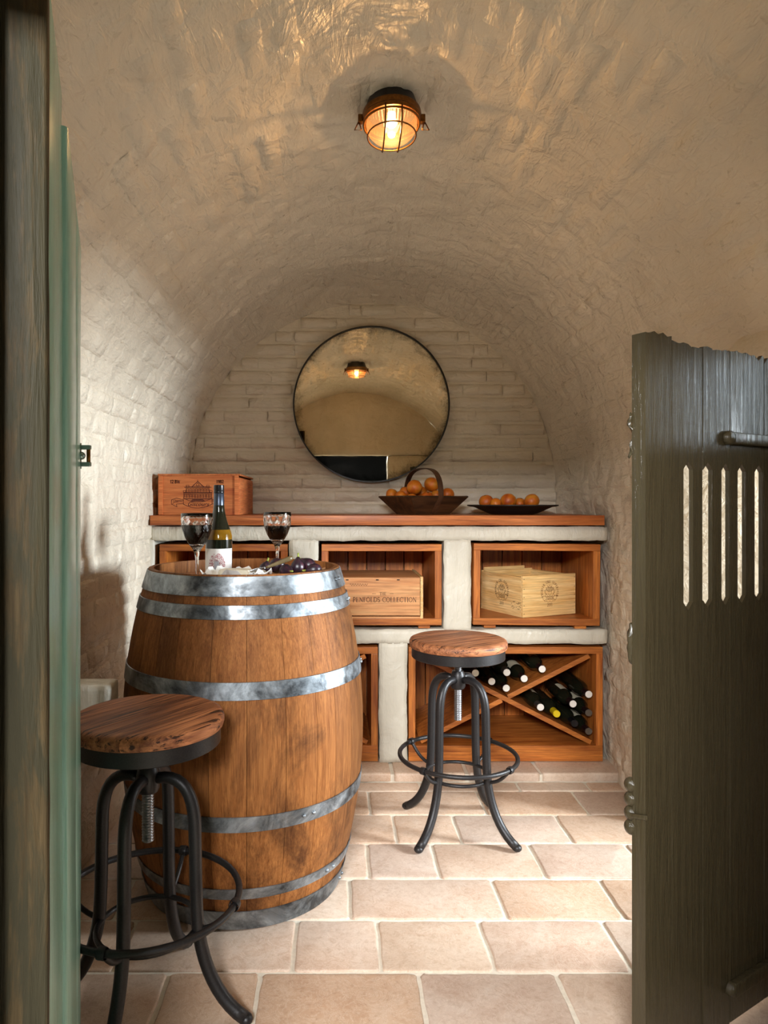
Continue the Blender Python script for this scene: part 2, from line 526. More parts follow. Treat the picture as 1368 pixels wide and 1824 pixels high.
M['label_dark'] = plain_mat('label_dark_ink', srgb(96, 74, 82), 0.7)
M['paper'] = plain_mat('waxed_paper', srgb(238, 236, 230), 0.45, 0, 0.001, 70, 0.5)
M['rind'] = plain_mat('cheese_rind', srgb(240, 232, 212), 0.7, 0, 0.001, 120, 0.3, 0.06)
M['cheese_cut'] = plain_mat('cheese_cut', srgb(236, 210, 140), 0.5)
M['blade'] = plain_mat('knife_steel', (0.55, 0.55, 0.55), 0.2, 1.0)
M['horn'] = plain_mat('horn_handle', srgb(104, 88, 58), 0.35, 0, 0, 40, 0.5, 0.3)
M['red_print'] = plain_mat('red_paper_print', srgb(140, 40, 40), 0.6)

M['slot'] = plain_mat('slot_painted_light', (0.80, 0.72, 0.56), 0.6, 0, 0.001, 90, 0.3, 0.1)  # cream on the slot cheeks stands in for the lit wall beyond

# ================================================================ the setting
CX, CR, SPR = 0.18, 0.98, 1.24          # vault axis, radius, springing height
Y0, Y1 = 0.60, 3.50
ARC = PI * CR
LTOT = 2 * SPR + ARC
DOOR_Y0, DOOR_Y1, DOOR_Z = 1.70, 2.44, 1.50     # side doorway in the right wall
ADDED_WIN_Y0, ADDED_WIN_Y1, ADDED_WIN_Z0, ADDED_WIN_Z1 = 1.47, 1.57, 1.30, 1.56     # small opening added for the door highlight

def sect(s):
    if s < SPR: return CX - CR, s, 1.0, 0.0
    if s > SPR + ARC: return CX + CR, LTOT - s, -1.0, 0.0
    a = PI - (s - SPR) / CR
    return CX + CR * math.cos(a), SPR + CR * math.sin(a), -math.cos(a), -math.sin(a)

def lump(p):
    return 0.008 * nz(p, 2.3, 1.0) + 0.006 * nz(p, 6.5, 4.0) + 0.0050 * nz(p, 17, 9.0) + 0.0026 * nz(p, 40, 2.0)

def surf(s, y, h=0.0):
    x, z, nx, n_z = sect(s)
    e = 0.0
    if y > 3.12:
        t = (y - 3.12) / (Y1 - 3.12)
        e = 0.055 * t * t
    d = e + lump((x, y, z)) + h
    if x > 1.0 and y > 2.8 and z < 1.15: d -= 0.020 * min(1.0, (y - 2.8) / 0.15) * min(1.0, (1.15 - z) / 0.1)
    return Vector((x + nx * d, y, z + n_z * d))

def section_grid(name, s0, s1, ns, ny, mat, label):
    verts, faces = [], []
    for i in range(ns + 1):
        for j in range(ny + 1):
            verts.append(surf(s0 + (s1 - s0) * i / ns, Y0 + (Y1 + 0.02 - Y0) * j / ny))
    for i in range(ns):
        for j in range(ny):
            a = i * (ny + 1) + j
            q = (a, a + 1, a + ny + 2, a + ny + 1)
            c = (verts[q[0]] + verts[q[2]]) / 2
            if c.x > 0.9 and c.z < DOOR_Z and DOOR_Y0 < c.y < DOOR_Y1: continue
            if c.x > 0.9 and ADDED_WIN_Z0 < c.z < ADDED_WIN_Z1 and ADDED_WIN_Y0 < c.y < ADDED_WIN_Y1: continue
            faces.append(q)
    me = bpy.data.meshes.new(name)
    me.from_pydata(verts, [], faces)
    o = new_obj(name, me, mat, smooth=True)
    return tag(o, label, None, None, 'structure')

wall_left = section_grid('wall_left', 0, SPR, 90, 230, M['vault'], 'cream painted brick wall on the left behind the barrel')
ceiling = section_grid('ceiling', SPR, SPR + ARC, 230, 230, M['vault'], 'cream painted brick barrel vault overhead')
wall_right = section_grid('wall_right', SPR + ARC, LTOT, 90, 230, M['vault'], 'cream painted rough wall on the right beside the shelves')

def pad_mesh(name, fn, u0, u1, v0, v1, h0, seed, nu=8, sharp=1.0, soft_u=0.0):
    """one over-painted brick: a low uneven cushion; fn(u, v, h) gives the point"""
    us = [0, 0.03, 0.10] + [0.10 + 0.8 * k / (nu - 3) for k in range(1, nu - 3)] + [0.90, 0.97, 1.0]
    vs_ = [0, 0.07, 0.22, 0.5, 0.78, 0.93, 1.0]
    ts_ = 0.4 if sharp > 1.5 else 1.0
    tl = (0.006 * ts_ * math.sin(seed * 7.1), 0.005 * ts_ * math.cos(seed * 3.3))
    verts, faces = [], []
    for i, a in enumerate(us):
        for j, b in enumerate(vs_):
            ea = min(a, 1 - a) / (0.10 / sharp); eb = min(b, 1 - b) / (0.22 / sharp)
            if soft_u: ea = soft_u + (1 - soft_u) * min(1.0, ea)
            e = max(0.0, min(1.0, min(ea, eb)))
            e = e * e * (3 - 2 * e)
            w = nz((a * 2.2, b * 1.3, seed), 1.7, seed) * 0.0045 + tl[0] * (a - 0.5) + tl[1] * (b - 0.5)
            h = -0.004 + (h0 + 0.004 + w) * e
            ja = 0.020 * nz((a * 3, b * 3, seed), 2.0, seed + 5)
            jb = 0.09 * nz((a * 4, b * 3, seed), 2.0, seed + 9)
            verts.append(fn(u0 + (u1 - u0) * (a + ja), v0 + (v1 - v0) * (b + jb), h))
    m = len(vs_)
    for i in range(len(us) - 1):
        for j in range(m - 1):
            q = i * m + j
            faces.append((q, q + 1, q + m + 1, q + m))
    return verts, faces

def add_pad(name, data, parent, mat):
    verts, faces = data
    c = sum(verts, Vector()) / len(verts)
    me = bpy.data.meshes.new(name)
    me.from_pydata([v - c for v in verts], [], faces)
    return new_obj(name, me, mat, parent, loc=c, smooth=True)

def join_pads(name, lst, parent, mat):
    V, Fc = [], []
    for verts, faces in lst:
        k = len(V); V += verts; Fc += [tuple(i + k for i in f) for f in faces]
    if not V: return
    me = bpy.data.meshes.new(name); me.from_pydata(V, [], Fc)
    return new_obj(name, me, mat, parent, smooth=True, kind='stuff')

pads = {'wall_left': [], 'ceiling': [], 'wall_right': []}
CH, BL = 0.0765, 0.232
nc = int(LTOT / CH)
rb = random.Random(3)
for c in range(nc):
    s0 = c * CH; s1 = s0 + CH - 0.009
    sm = (s0 + s1) / 2
    own = 'wall_left' if sm < SPR else ('wall_right' if sm > SPR + ARC else 'ceiling')
    off = (0.5 if c % 2 else 0.0) * BL + rb.uniform(-0.03, 0.03)
    y = 0.9 + off
    while y < 3.44:
        L = BL * rb.uniform(0.85, 1.1)
        y1 = min(y + L - 0.010, 3.46)
        p = surf(sm, (y + y1) / 2)
        inhole = p.x > 0.9 and p.z < DOOR_Z + 0.13 and y1 > ADDED_WIN_Y0 - 0.02 and y < DOOR_Y1 + 0.02
        px, py = VX + F * p.x / p.y, VY - F * (p.z - CAMZ) / p.y
        vis = -60 < px < 1430 and -60 < py < 1700 and not (own == 'wall_left' and p.z < 0.25) and not (own == 'wall_right' and p.y < 2.5)
        if own == 'wall_right' and 2.97 < p.y and p.z < 1.0: vis = False
        if vis and not inhole and y1 - y > 0.05 and rb.random() > 0.14:
            side = math.cos(PI * (sm - SPR) / ARC) if own == 'ceiling' else 1.0
            h0 = rb.uniform(0.0, 0.0085) * (0.6 + 0.4 * abs(side))
            sh = 1.0
            if p.x < -0.45: h0 = rb.uniform(0.002, 0.0085); sh = 1.6
            pads[own].append((p.length, pad_mesh('brick', lambda u, v, h: surf(v, u, h), y, y1, s0, s1, h0, rb.uniform(0, 90), sharp=sh, soft_u=0.4 if sh > 1 else 0.2)))
        y += L
for own, parent in (('wall_left', wall_left), ('ceiling', ceiling), ('wall_right', wall_right)):
    lst = sorted(pads[own], key=lambda t: t[0])
    for d, data in lst[:300]: add_pad('brick', data, parent, M['vault'])
    join_pads('far_bricks', [d for _, d in lst[300:]], parent, M['vault'])

# back wall
def bsurf(x, z, h=0.0):
    d = 0.007 * nz((x, 7.0, z), 2.6, 3.0) + 0.005 * nz((x, 7.0, z), 8, 6.0) + 0.003 * nz((x, 7, z), 21, 1.0)
    return Vector((x, Y1 - d - h, z))
verts, faces = [], []
nx_, nz_ = 130, 140
for i in range(nx_ + 1):
    for j in range(nz_ + 1):
        verts.append(bsurf(-0.86 + 2.10 * i / nx_, 2.28 * j / nz_))
for i in range(nx_):
    for j in range(nz_):
        a = i * (nz_ + 1) + j
        faces.append((a, a + nz_ + 1, a + nz_ + 2, a + 1))
me = bpy.data.meshes.new('wall_back'); me.from_pydata(verts, [], faces)
wall_back = tag(new_obj('wall_back', me, M['backwall'], smooth=True), 'cream painted brick end wall behind the round mirror', None, None, 'structure')
BH = 0.0675
z = 1.09; row = 0
while z < 2.2:
    z1 = z + BH - 0.008
    dz = max(0.0, z1 - SPR)
    if dz < 0.93:
        half = math.sqrt(0.93 ** 2 - dz * dz) - 0.004
        x = CX - half - (0.11 if row % 2 else 0.0) - rb.uniform(0, 0.05)
        while x < CX + half:
            L = rb.uniform(0.19, 0.25)
            a, b_ = max(x, CX - half), min(x + L - 0.002, CX + half)
            if b_ - a > 0.04:
                add_pad('brick', pad_mesh('brick', lambda u, v, h: bsurf(u, v, h), a, b_, z, z1, rb.uniform(0.006, 0.014), rb.uniform(0, 90), sharp=1.45, soft_u=rb.choice((0.55, 0.8, 0.9))), wall_back, M['backwall'])
            x += L
    z += BH; row += 1

# front wall with the entrance the camera looks through
wf = thing('wall_front', 'cream painted wall around the entrance doorway', None, kind='structure')
EX0, EX1, EZ = -0.34, 0.46, 1.65
for nm, lo, hi in (('wall_pier', (-0.95, 0.50, 0), (EX0 - 0.09, 0.60, EZ)), ('wall_pier', (EX1, 0.50, 0), (1.35, 0.60, EZ)), ('wall_head', (-0.95, 0.50, EZ), (1.35, 0.60, 2.3))):
    rough_box(lo, hi, M['vault'], nm, wf, step=0.06)
jm = MB().box((EX0 - 0.018, 0.60, EZ / 2), (0.075, 0.10, EZ), 0.004)
jm.build('dark_gap_post', M['void'], wf)  # near-black post stands in for the dark gap beside the left door

# reveal of the side doorway
rv = thing('trim_1', 'plastered reveal of the side doorway', None, kind='structure')
nj = MB()
for z0_, z1_ in ((0.0, DOOR_Z + 0.12),):
    A = [nj.bm.verts.new((x, y, z0_)) for x, y in ((1.10, DOOR_Y0 - 0.08), (1.72, DOOR_Y0 - 0.24), (1.72, DOOR_Y0 - 0.18), (1.12, DOOR_Y0 + 0.004))]
    B = [nj.bm.verts.new((v.co.x, v.co.y, z1_)) for v in A]
    nj.bm.faces.new(A[::-1]); nj.bm.faces.new(B)
    for k in range(4): nj.bm.faces.new((A[k], A[(k + 1) % 4], B[(k + 1) % 4], B[k]))
nj.build('near_jamb', M['vault'], rv)
fj = MB()
A = [fj.bm.verts.new((x, y, 0)) for x, y in ((1.13, DOOR_Y1 + 0.02), (1.72, DOOR_Y1 - 0.22), (1.72, DOOR_Y1 + 0.16), (1.13, DOOR_Y1 + 0.18))]
B = [fj.bm.verts.new((v.co.x, v.co.y, DOOR_Z + 0.12)) for v in A]
fj.bm.faces.new(A[::-1]); fj.bm.faces.new(B)
for k in range(4): fj.bm.faces.new((A[k], A[(k + 1) % 4], B[(k + 1) % 4], B[k]))
fj.build('far_jamb', M['vault'], rv)
rough_box((1.09, DOOR_Y0 - 0.01, DOOR_Z - 0.004), (1.72, DOOR_Y1 + 0.01, DOOR_Z + 0.12), M['vault'], 'lintel', rv, step=0.05, amp=0.002)
wn = thing('added_window_1', 'small opening added high in the right wall to light the door', None, kind='structure')  # opening added so the cool lamp reaches the right door
for nm, lo, hi in (('added_window_sill', (1.08, ADDED_WIN_Y0 - 0.02, ADDED_WIN_Z0 - 0.10), (1.42, ADDED_WIN_Y1 + 0.01, ADDED_WIN_Z0 + 0.003)), ('added_window_head', (1.02, ADDED_WIN_Y0 - 0.02, ADDED_WIN_Z1 - 0.003), (1.42, ADDED_WIN_Y1 + 0.01, ADDED_WIN_Z1 + 0.10)),
                   ('added_window_jamb', (1.06, ADDED_WIN_Y0 - 0.10, ADDED_WIN_Z0), (1.42, ADDED_WIN_Y0 + 0.003, ADDED_WIN_Z1)), ('added_window_jamb', (1.09, ADDED_WIN_Y1 - 0.003, ADDED_WIN_Z0), (1.30, ADDED_WIN_Y1 + 0.012, ADDED_WIN_Z1))):
    rough_box(lo, hi, M['vault'], nm, wn, step=0.05, amp=0.002)

# floor: grout bed and single stone tiles
fl = MB()
fl.box((0.3, 0.55, -0.055), (2.6, 4.65, 0.10))
floor = fl.build('floor', M['grout'])
tag(floor, 'pale limestone tile floor with wide light grout', None, None, 'structure')

def tile_mesh(x0, x1, y0, y1, seed, top=0.0, thick=0.03, nose=False):
    rr = random.Random(seed)
    cxm, cym = (x0 + x1) / 2, (y0 + y1) / 2
    out = []
    def edge(ax, ay, bx, by):
        L = math.hypot(bx - ax, by - ay); n = max(3, int(L / 0.035))
        nxp, nyp = (by - ay) / L, -(bx - ax) / L
        ts = [0.0, 0.007 / L] + [(k + 0.5) / n for k in range(n)] + [1 - 0.007 / L]
        for k in range(len(ts)):
            t = ts[k]
            j = rr.gauss(0, 0.0011) if k else -0.001
            px, py = ax + (bx - ax) * t + nxp * j, ay + (by - ay) * t + nyp * j
            if k == 0:
                px += (cxm - px) / abs(cxm - px) * 0.002; py += (cym - py) / abs(cym - py) * 0.002
            out.append((px, py))
    edge(x0, y0, x1, y0); edge(x1, y0, x1, y1); edge(x1, y1, x0, y1); edge(x0, y1, x0, y0)
    bm = bmesh.new()
    rings = []
    steps = ((0.0, -thick), (0.0, -0.010), (0.0012, -0.004), (0.0045, -0.0008), (0.010, 0.0)) if nose else ((0.0, -thick), (0.0, -0.003), (0.0015, -0.001), (0.005, 0.0))
    for ins, dz in steps:
        ring = []
        for px, py in out:
            qx = px + (1 if px < cxm else -1) * min(ins, abs(px - cxm)) * min(1, abs(px - cxm) / ((x1 - x0) * 0.35))
            qy = py + (1 if py < cym else -1) * min(ins, abs(py - cym)) * min(1, abs(py - cym) / ((y1 - y0) * 0.35))
            ring.append(bm.verts.new((qx - cxm, qy - cym, dz)))
        rings.append(ring)
    n = len(out)
    for A, B in zip(rings[:-1], rings[1:]):
        for k in range(n):
            l = (k + 1) % n
            bm.faces.new((A[k], A[l], B[l], B[k]))
    bm.faces.new(rings[-1]); bm.faces.new(rings[0][::-1])
    bmesh.ops.recalc_face_normals(bm, faces=bm.faces[:])
    me = bpy.data.meshes.new('floor_tile'); bm.to_mesh(me); bm.free()
    me.polygons.foreach_set('use_smooth', [True] * len(me.polygons))
    me.set_sharp_from_angle(angle=math.radians(50))
    return me, (cxm, cym)

rows = [  # near edge, far edge, joints read from the photograph
    (0.64, 0.842, None), (0.854, 1.056, None), (1.068, 1.270, None), (1.282, 1.484, [-0.62, -0.30, 0.04, 0.37, 0.72]),
    (1.496, 1.690, [-0.41, -0.186, 0.199, 0.535, 0.86]), (1.702, 1.903, [-0.551, -0.11, 0.109, 0.39, 0.728, 1.0]),
    (1.915, 2.112, [-0.62, -0.30, 0.038, 0.472, 0.80]), (2.124, 2.332, [-0.5, -0.12, 0.10, 0.318, 0.646, 0.97]),
    (2.344, 2.547, [-0.58, -0.2, 0.204, 0.4245, 0.803]), (2.559, 2.757, [-0.42, -0.1, 0.125, 0.557, 0.936]),
    (2.769, 2.848, [-0.55, -0.25, 0.04, 0.339, 0.7375, 1.02])]
rt = random.Random(11)
seed = 0
for (a, b_, js) in rows:
    if js is None:
        js = []; x = -0.9 + rt.uniform(0.1, 0.4)
        while x < 1.3: js.append(x); x += rt.uniform(0.24, 0.44)
    edges = [-0.88] + js
    x = edges[-1]
    while x < 1.05: x += rt.uniform(0.26, 0.40); edges.append(x)
    edges.append(max(edges[-1] + 0.2, 1.42))
    for e0, e1 in zip(edges[:-1], edges[1:]):
        if e1 - e0 < 0.05: continue
        seed += 1
        tm, c = tile_mesh(e0 + 0.0055, e1 - 0.0055, a - 0.001, b_ + 0.001, seed)
        new_obj('floor_tile', tm, M['tile'], floor, loc=(c[0], c[1], rt.uniform(-0.001, 0.001)))

step = thing('trim_2', 'low limestone step in front of the shelves', None, kind='structure')
sb = MB().box((0.18, 3.19, 0.002), (2.02, 0.66, 0.052)); sb.build('step_bed', M['grout'], step)
sj = [-0.83, -0.52, -0.12, 0.231, 0.54, 0.845, 1.19]
for e0, e1 in zip(sj[:-1], sj[1:]):
    seed += 1
    tm, c = tile_mesh(e0 + 0.007, e1 - 0.007, 2.852, 3.02, seed, 0.0, 0.034, True)
    new_obj('step_tile', tm, M['tile'], step, loc=(c[0], c[1], 0.036))

# ================================================================ masonry shelves
unit = thing('masonry_shelf_unit', 'cream painted masonry shelving with open niches under the timber counter', 'shelf unit', (0, 0, 0))
UF, UB = 2.972, 3.49
SH = M['shelfpaint']
def ublock(name, x0, x1, z0, z1, seed, y0=UF, y1=UB):
    return rough_box((x0, y0, z0), (x1, y1, z1), SH, name, unit, step=0.020, amp=0.0050, freq=11, rnd=0.0016, seed=1.0)
ublock('top_band', -0.81, 1.165, 0.990, 1.052, 1)
ublock('upper_pier', -0.83, -0.787, 0.605, 0.995, 2)
ublock('upper_pier', -0.205, -0.079, 0.600, 0.997, 3)
ublock('upper_pier', 0.461, 0.578, 0.600, 0.997, 4)
ublock('middle_band', -0.81, 1.165, 0.546, 0.607, 5)
ublock('lower_pier', -0.83, -0.66, 0.028, 0.552, 6)
ublock('lower_pier', 0.182, 0.304, 0.034, 0.552, 7)

ctr = MB().box((0.1725, 3.218, 1.0785), (1.939, 0.548, 0.042), 0.002)
counter = ctr.build('timber_counter', M['counter'], auto=AUTO)
tag(counter, 'long orange timber counter on top of the masonry shelves', 'counter')

def cabinet(name, label, x0, x1, z0, z1, cross=False, plinth=None, feet=True, tilt=0.0, group=None):
    y0, y1 = 2.978, 3.42
    t = 0.029
    root = thing(name, label, 'cabinet', ((x0 + x1) / 2, y0, z0), (0, tilt, 0), group)
    W, H, D = x1 - x0, z1 - z0, y1 - y0
    C = M['cabinet']
    MB().box((0, D / 2, H - t / 2), (W, D, t), 0.0015).build('top_board', C[0], root)
    MB().box((0, D / 2, t / 2), (W, D, t), 0.0015).build('bottom_board', C[0], root)
    for s in (-1, 1):
        MB().box((s * (W / 2 - t / 2), D / 2, H / 2), (t, D, H - 2 * t - 0.0006), 0.0015).build('side_board', C[2], root)
    n = max(3, int(round((W - 2 * t) / 0.102)))
    bw = (W - 2 * t) / n
    for k in range(n):
        MB().box((-W / 2 + t + bw * (k + 0.5), D - 0.012, H / 2), (bw - 0.004, 0.014, H - 2 * t - 0.001), 0.002).build('back_board', C[2], root)
    if feet:
        for s in (-0.36, 0.36):
            MB().box((s * W, 0.07, -0.008), (0.05, 0.10, 0.016)).build('foot_block', C[0], root)
    if plinth:
        MB().box((0, 0.012, -plinth / 2 - 0.0005), (W, 0.024, plinth), 0.001).build('plinth_board', C[0], root)
        MB().box((0, D - 0.02, -plinth / 2 - 0.0005), (W, 0.024, plinth), 0.001).build('plinth_board', C[0], root)
    if cross:
        w, h = W / 2 - t, H / 2 - t
        ang = math.atan2(h * 2, w * 2); L = 2 * math.hypot(w, h)
        th = 0.020
        # a full diagonal and two half diagonals that meet it
        MB().box((0, D / 2 - 0.01, H / 2), (L - 0.036, D - 0.05, th), 0.001, (ang, 'Y')).build('diagonal_board', C[0], root)
        for s in (-1, 1):
            hl = L / 2 - 0.022 - th
            cx, cz = s * math.cos(ang) * (hl / 2 + th * 0.75), s * math.sin(ang) * (hl / 2 + th * 0.75)
            MB().box((cx, D / 2 - 0.01, H / 2 + cz), (hl, D - 0.05, th), 0.001, (-ang, 'Y')).build('diagonal_board', C[0], root)
    return root
GCAB = 'timber cabinets in the niches'
cab_a = cabinet('timber_cabinet', 'upper left empty orange timber cabinet behind the barrel and wine glasses', -0.765, -0.212, 0.625, 0.974, group=GCAB)
cab_b = cabinet('timber_cabinet', 'upper middle orange timber cabinet holding the long wooden wine box', -0.066, 0.452, 0.625, 0.974, group=GCAB)
cab_c = cabinet('timber_cabinet', 'upper right orange timber cabinet holding the open pale pine crate', 0.588, 1.134, 0.625, 0.976, group=GCAB, tilt=math.radians(0.5))
cab_d = cabinet('cross_wine_rack', 'lower right timber wine rack with crossed boards full of bottles', 0.310, 1.147, 0.077, 0.531, True, 0.038, False, group=GCAB)
cab_e = cabinet('cross_wine_rack', 'lower left timber wine rack mostly hidden behind the barrel', -0.64, 0.177, 0.077, 0.531, True, 0.038, False, group=GCAB)

# painted ledge on the left wall
lg = rough_box((-0.83, 1.80, 0.54), (-0.594, 1.886, 0.674), SH, 'stone_ledge', None, step=0.015, amp=0.0015, rnd=0.004)
tag(lg, 'cream painted stone ledge jutting from the left wall behind the near stool', 'ledge')

# ================================================================ doors
# right leaf: swung inwards from the side doorway, hinge beside the right wall
DH = Vector((1.150, 1.679, 0.0)); DU = Vector((-0.856, -0.517, 0.0)).normalized()
door_ang = math.atan2(DU.y, DU.x)
dr = thing('door_1', 'olive painted plank door with vertical slots swung open on the right', None, DH, (0, 0, door_ang), kind='structure')
# local x runs from hinge (0) to free edge (0.645); local +y is the face towards the camera
DW = 0.645
def tt(t): return 0.2955 - t          # photograph line parameter -> distance from the hinge
def jag_top(x0, x1, z, seed, n=7, amp=0.007):
    rr = random.Random(seed)
    return [(x0 + (x1 - x0) * k / n, z + rr.uniform(-amp, amp) * 0.5 - (amp * 1.3 if rr.random() < 0.16 else 0)) for k in range(n + 1)]
def plank(name, x0, x1, ztop, y0, y1, slots, seed, mat, parent=dr, zb=0.018):
    mb = MB()
    xs = [x0]
    for (c, w) in slots: xs += [c - w / 2, c + w / 2]
    xs.append(x1)
    zs0, zs1 = 0.930, 1.237
    for k in range(len(xs) - 1):
        a, b_ = xs[k], xs[k + 1]
        if b_ - a < 1e-4: continue
        n = max(2, int((b_ - a) / 0.014))
        top = jag_top(a, b_, ztop, seed + k, n)
        if k % 2 == 0:
            mb.prism([(a, zb), (b_, zb)] + top[::-1], y0, y1)
        else:
            m_ = (a + b_) / 2
            mb.prism([(a, zs1 - 0.016), (m_, zs1)] + [(b_, zs1 - 0.016)] + top[::-1], y0, y1)
            mb.prism([(a, zb), (b_, zb), (b_, zs0 + 0.016), (m_, zs0), (a, zs0 + 0.016)], y0, y1)
    me_ = mb.mesh(name)
    me_.materials.append(mat); me_.materials.append(M['slot'])
    for p in me_.polygons:
        c = p.center
        if any(abs(c.x - s_[0]) < s_[1] * 0.55 for s_ in slots) and zs0 - 0.001 < c.z < zs1 + 0.001 and abs(p.normal.x) > 0.9: p.material_index = 1
    return new_obj(name, me_, None, parent)
DM = M['door_right']
SW = 0.033
plank('door_stile', tt(-0.2595), tt(-0.344), 1.488, -0.030, 0.0, [], 40, DM)
plank('plank', tt(-0.1480), tt(-0.2530), 1.478, -0.012, -0.003, [(tt(-0.198), SW)], 51, DM)
plank('plank', tt(-0.0480), tt(-0.1435), 1.480, -0.011, -0.002, [(tt(-0.064), SW * 0.9), (tt(-0.130), SW)], 62, DM)
plank('plank', tt(0.0925), tt(-0.0435), 1.485, -0.012, -0.003, [(tt(0.071), SW), (tt(0.002), SW)], 73, DM)
plank('plank', tt(0.1925), tt(0.0955), 1.482, -0.012, -0.003, [(tt(0.140), SW)], 84, DM)
plank('plank', 0.0, tt(0.1955), 1.486, -0.012, -0.003, [(tt(0.235), SW)], 95, DM)
# ledges across the camera side and the back
def strap(name, x0, x1, z, h, y0, y1, mat):
    return MB().box(((x0 + x1) / 2, (y0 + y1) / 2, z), (x1 - x0, abs(y1 - y0), h), 0.004, seg=3).build(name, mat, dr, auto=AUTO)
strap('strap_hinge', 0.02, tt(-0.060), 1.292, 0.026, -0.002, 0.010, DM)
strap('strap_hinge', 0.02, tt(-0.050), 0.098, 0.030, -0.002, 0.014, DM)
strap('door_ledge', 0.03, tt(-0.330), 1.36, 0.09, -0.036, -0.013, DM)
strap('door_ledge', 0.03, tt(-0.330), 0.22, 0.10, -0.036, -0.013, DM)
for sx in (tt(-0.060), tt(-0.050)):
    zz = 1.292 if sx == tt(-0.060) else 0.098
    MB().lathe([(0.0, 0.004), (0.011, 0.003), (0.016, -0.003), (0.016, -0.010)], 14, M=Matrix.Translation((sx, 0.010, zz)) @ Matrix.Rotation(-PI / 2, 4, 'X')).build('strap_rivet', DM, dr, smooth=True)
lt = MB()
for k in range(4):
    lt.sphere((tt(-0.344) - 0.006, -0.036, 0.545 + k * 0.028 - 0.042), 0.016, 12, 8, (0.8, 0.9, 0.98))
lt.build('latch_block', DM, dr, smooth=True)
MB().box((tt(-0.344) + 0.003, -0.012, 0.535), (0.008, 0.040, 0.010), 0.003, (0.25, 'X')).build('latch_tongue', DM, dr, auto=AUTO)
rough_box((tt(-0.340) - 0.002, -0.038, 1.24), (tt(-0.344) + 0.003, -0.028, 1.335), DM, 'splintered_chip', dr, step=0.006, amp=0.007, freq=46, rnd=0.004)
rough_box((tt(-0.338), -0.040, 0.83), (tt(-0.344) + 0.004, -0.028, 0.91), DM, 'splintered_chip', dr, step=0.006, amp=0.007, freq=46, rnd=0.004)

# left leaf, seen almost edge on, close to the camera
LA = Vector((-0.292, 0.70)); LD = Vector((-0.328, 1.0)).normalized()
dl_ang = math.atan2(LD.y, LD.x)
dl = thing('door_2', 'weathered green painted plank door seen edge on at the left', None, (LA.x, LA.y, 0), (0, 0, dl_ang), kind='structure')
# local x runs into the room along the leaf, local +y points left (away from the visible face)
def lplank(name, x0, x1, zt, y0, y1, mat, seed, bev=0.004):
    rr = random.Random(seed)
    mb = MB()
    zb = 0.012
    n = 40
    # uneven long edges
    prof = [(x0, y0), (x1, y0), (x1, y1), (x0, y1)]
    rings = []
    for k in range(n + 1):
        z_ = zb + (zt - zb) * k / n
        ring = []
        for (x, y) in prof:
            w = 0.0016 * nz((x * 9, y * 9, z_), 5, seed) + 0.0008 * nz((x * 9, y * 9, z_), 22, seed)
            for sx_, sy_ in ((1, 0), (0, 1)):
                ix = bev if (x == x0) else -bev
                iy = bev if (y == y0) else -bev
                pass
            ring.append((x + w, y + w))
        # chamfered corners
        pts = []
        for q in range(4):
            p0, p1, p2 = Vector(ring[q - 1]), Vector(ring[q]), Vector(ring[(q + 1) % 4])
            pts.append(p1 + (p0 - p1).normalized() * bev); pts.append(p1 + (p2 - p1).normalized() * bev)
        rings.append([mb.bm.verts.new((p.x, p.y, z_)) for p in pts])
    for A, B in zip(rings[:-1], rings[1:]):
        for q in range(8):
            r_ = (q + 1) % 8
            mb.bm.faces.new((A[q], A[r_], B[r_], B[q]))
    mb.bm.faces.new(rings[0][::-1]); mb.bm.faces.new(rings[-1])
    return mb.build(name, mat, dl, auto=math.radians(50))
lplank('edge_post', -0.014, 0.010, 1.86, 0.0, 0.052, M['door_left_worn'], 3, 0.003)
lplank('plank', 0.012, 0.246, 1.70, 0.002, 0.046, M['door_left'], 5, 0.003)
lplank('plank', 0.254, 0.500, 1.665, -0.004, 0.038, M['door_left'], 8, 0.004)
lplank('plank', 0.504, 0.720, 1.660, -0.003, 0.038, M['door_left'], 9, 0.004)
MB().box((0.30, 0.020, 1.70), (0.08, 0.02, 0.075), 0.004).build('broken_top', M['dark_wood'], dl)
bp = put(140, 812, 1.39)
rel = Matrix.Rotation(-dl_ang, 4, 'Z') @ (bp - Vector((LA.x, LA.y, 0)))
ks = MB().box((0.0, 0, 0), (0.008, 0.012, 0.052), 0.001).build('latch_bracket', M['chrome'], dl, loc=rel, rot=(0, 0, -dl_ang))
ks['label'] = 'small steel latch bracket'
for s in (-1, 1):
    MB().box((0.013, -0.001, s * 0.017), (0.024, 0.010, 0.009), 0.002).build('bracket_arm', M['chrome'], ks)
MB().tube([(0.020, 0, -0.021), (0.020, 0, 0.021)], 0.004, 10).build('bracket_pin', M['brass'], ks, smooth=True)
MB().sphere((0.007, -0.004, 0.0), 0.008, 10, 8).build('bolt_head', M['chrome'], ks, smooth=True)

# ================================================================ printing helpers
def ribbon(mb_or_list, pts, w, fn, closed=False):
    """flat stroke along 2D pts; fn maps (u, v) to 3D; appended as quads to lists (V, F)"""
    V, Fc = mb_or_list
    P = [Vector(p) for p in pts]
    if closed: P = P + [P[0]]
    for a, b_ in zip(P[:-1], P[1:]):
        d = b_ - a
        if d.length < 1e-9: continue
        d.normalize(); n = Vector((-d.y, d.x)) * (w / 2); e = d * (w * 0.35)
        k = len(V)
        for q in (a - n - e, b_ - n + e, b_ + n + e, a + n - e): V.append(fn(q.x, q.y))
        Fc.append((k, k + 1, k + 2, k + 3))

def blot(VF, poly, fn):
    V, Fc = VF
    k = len(V)
    for p in poly: V.append(fn(p[0], p[1]))
    Fc.append(tuple(range(k, k + len(poly))))

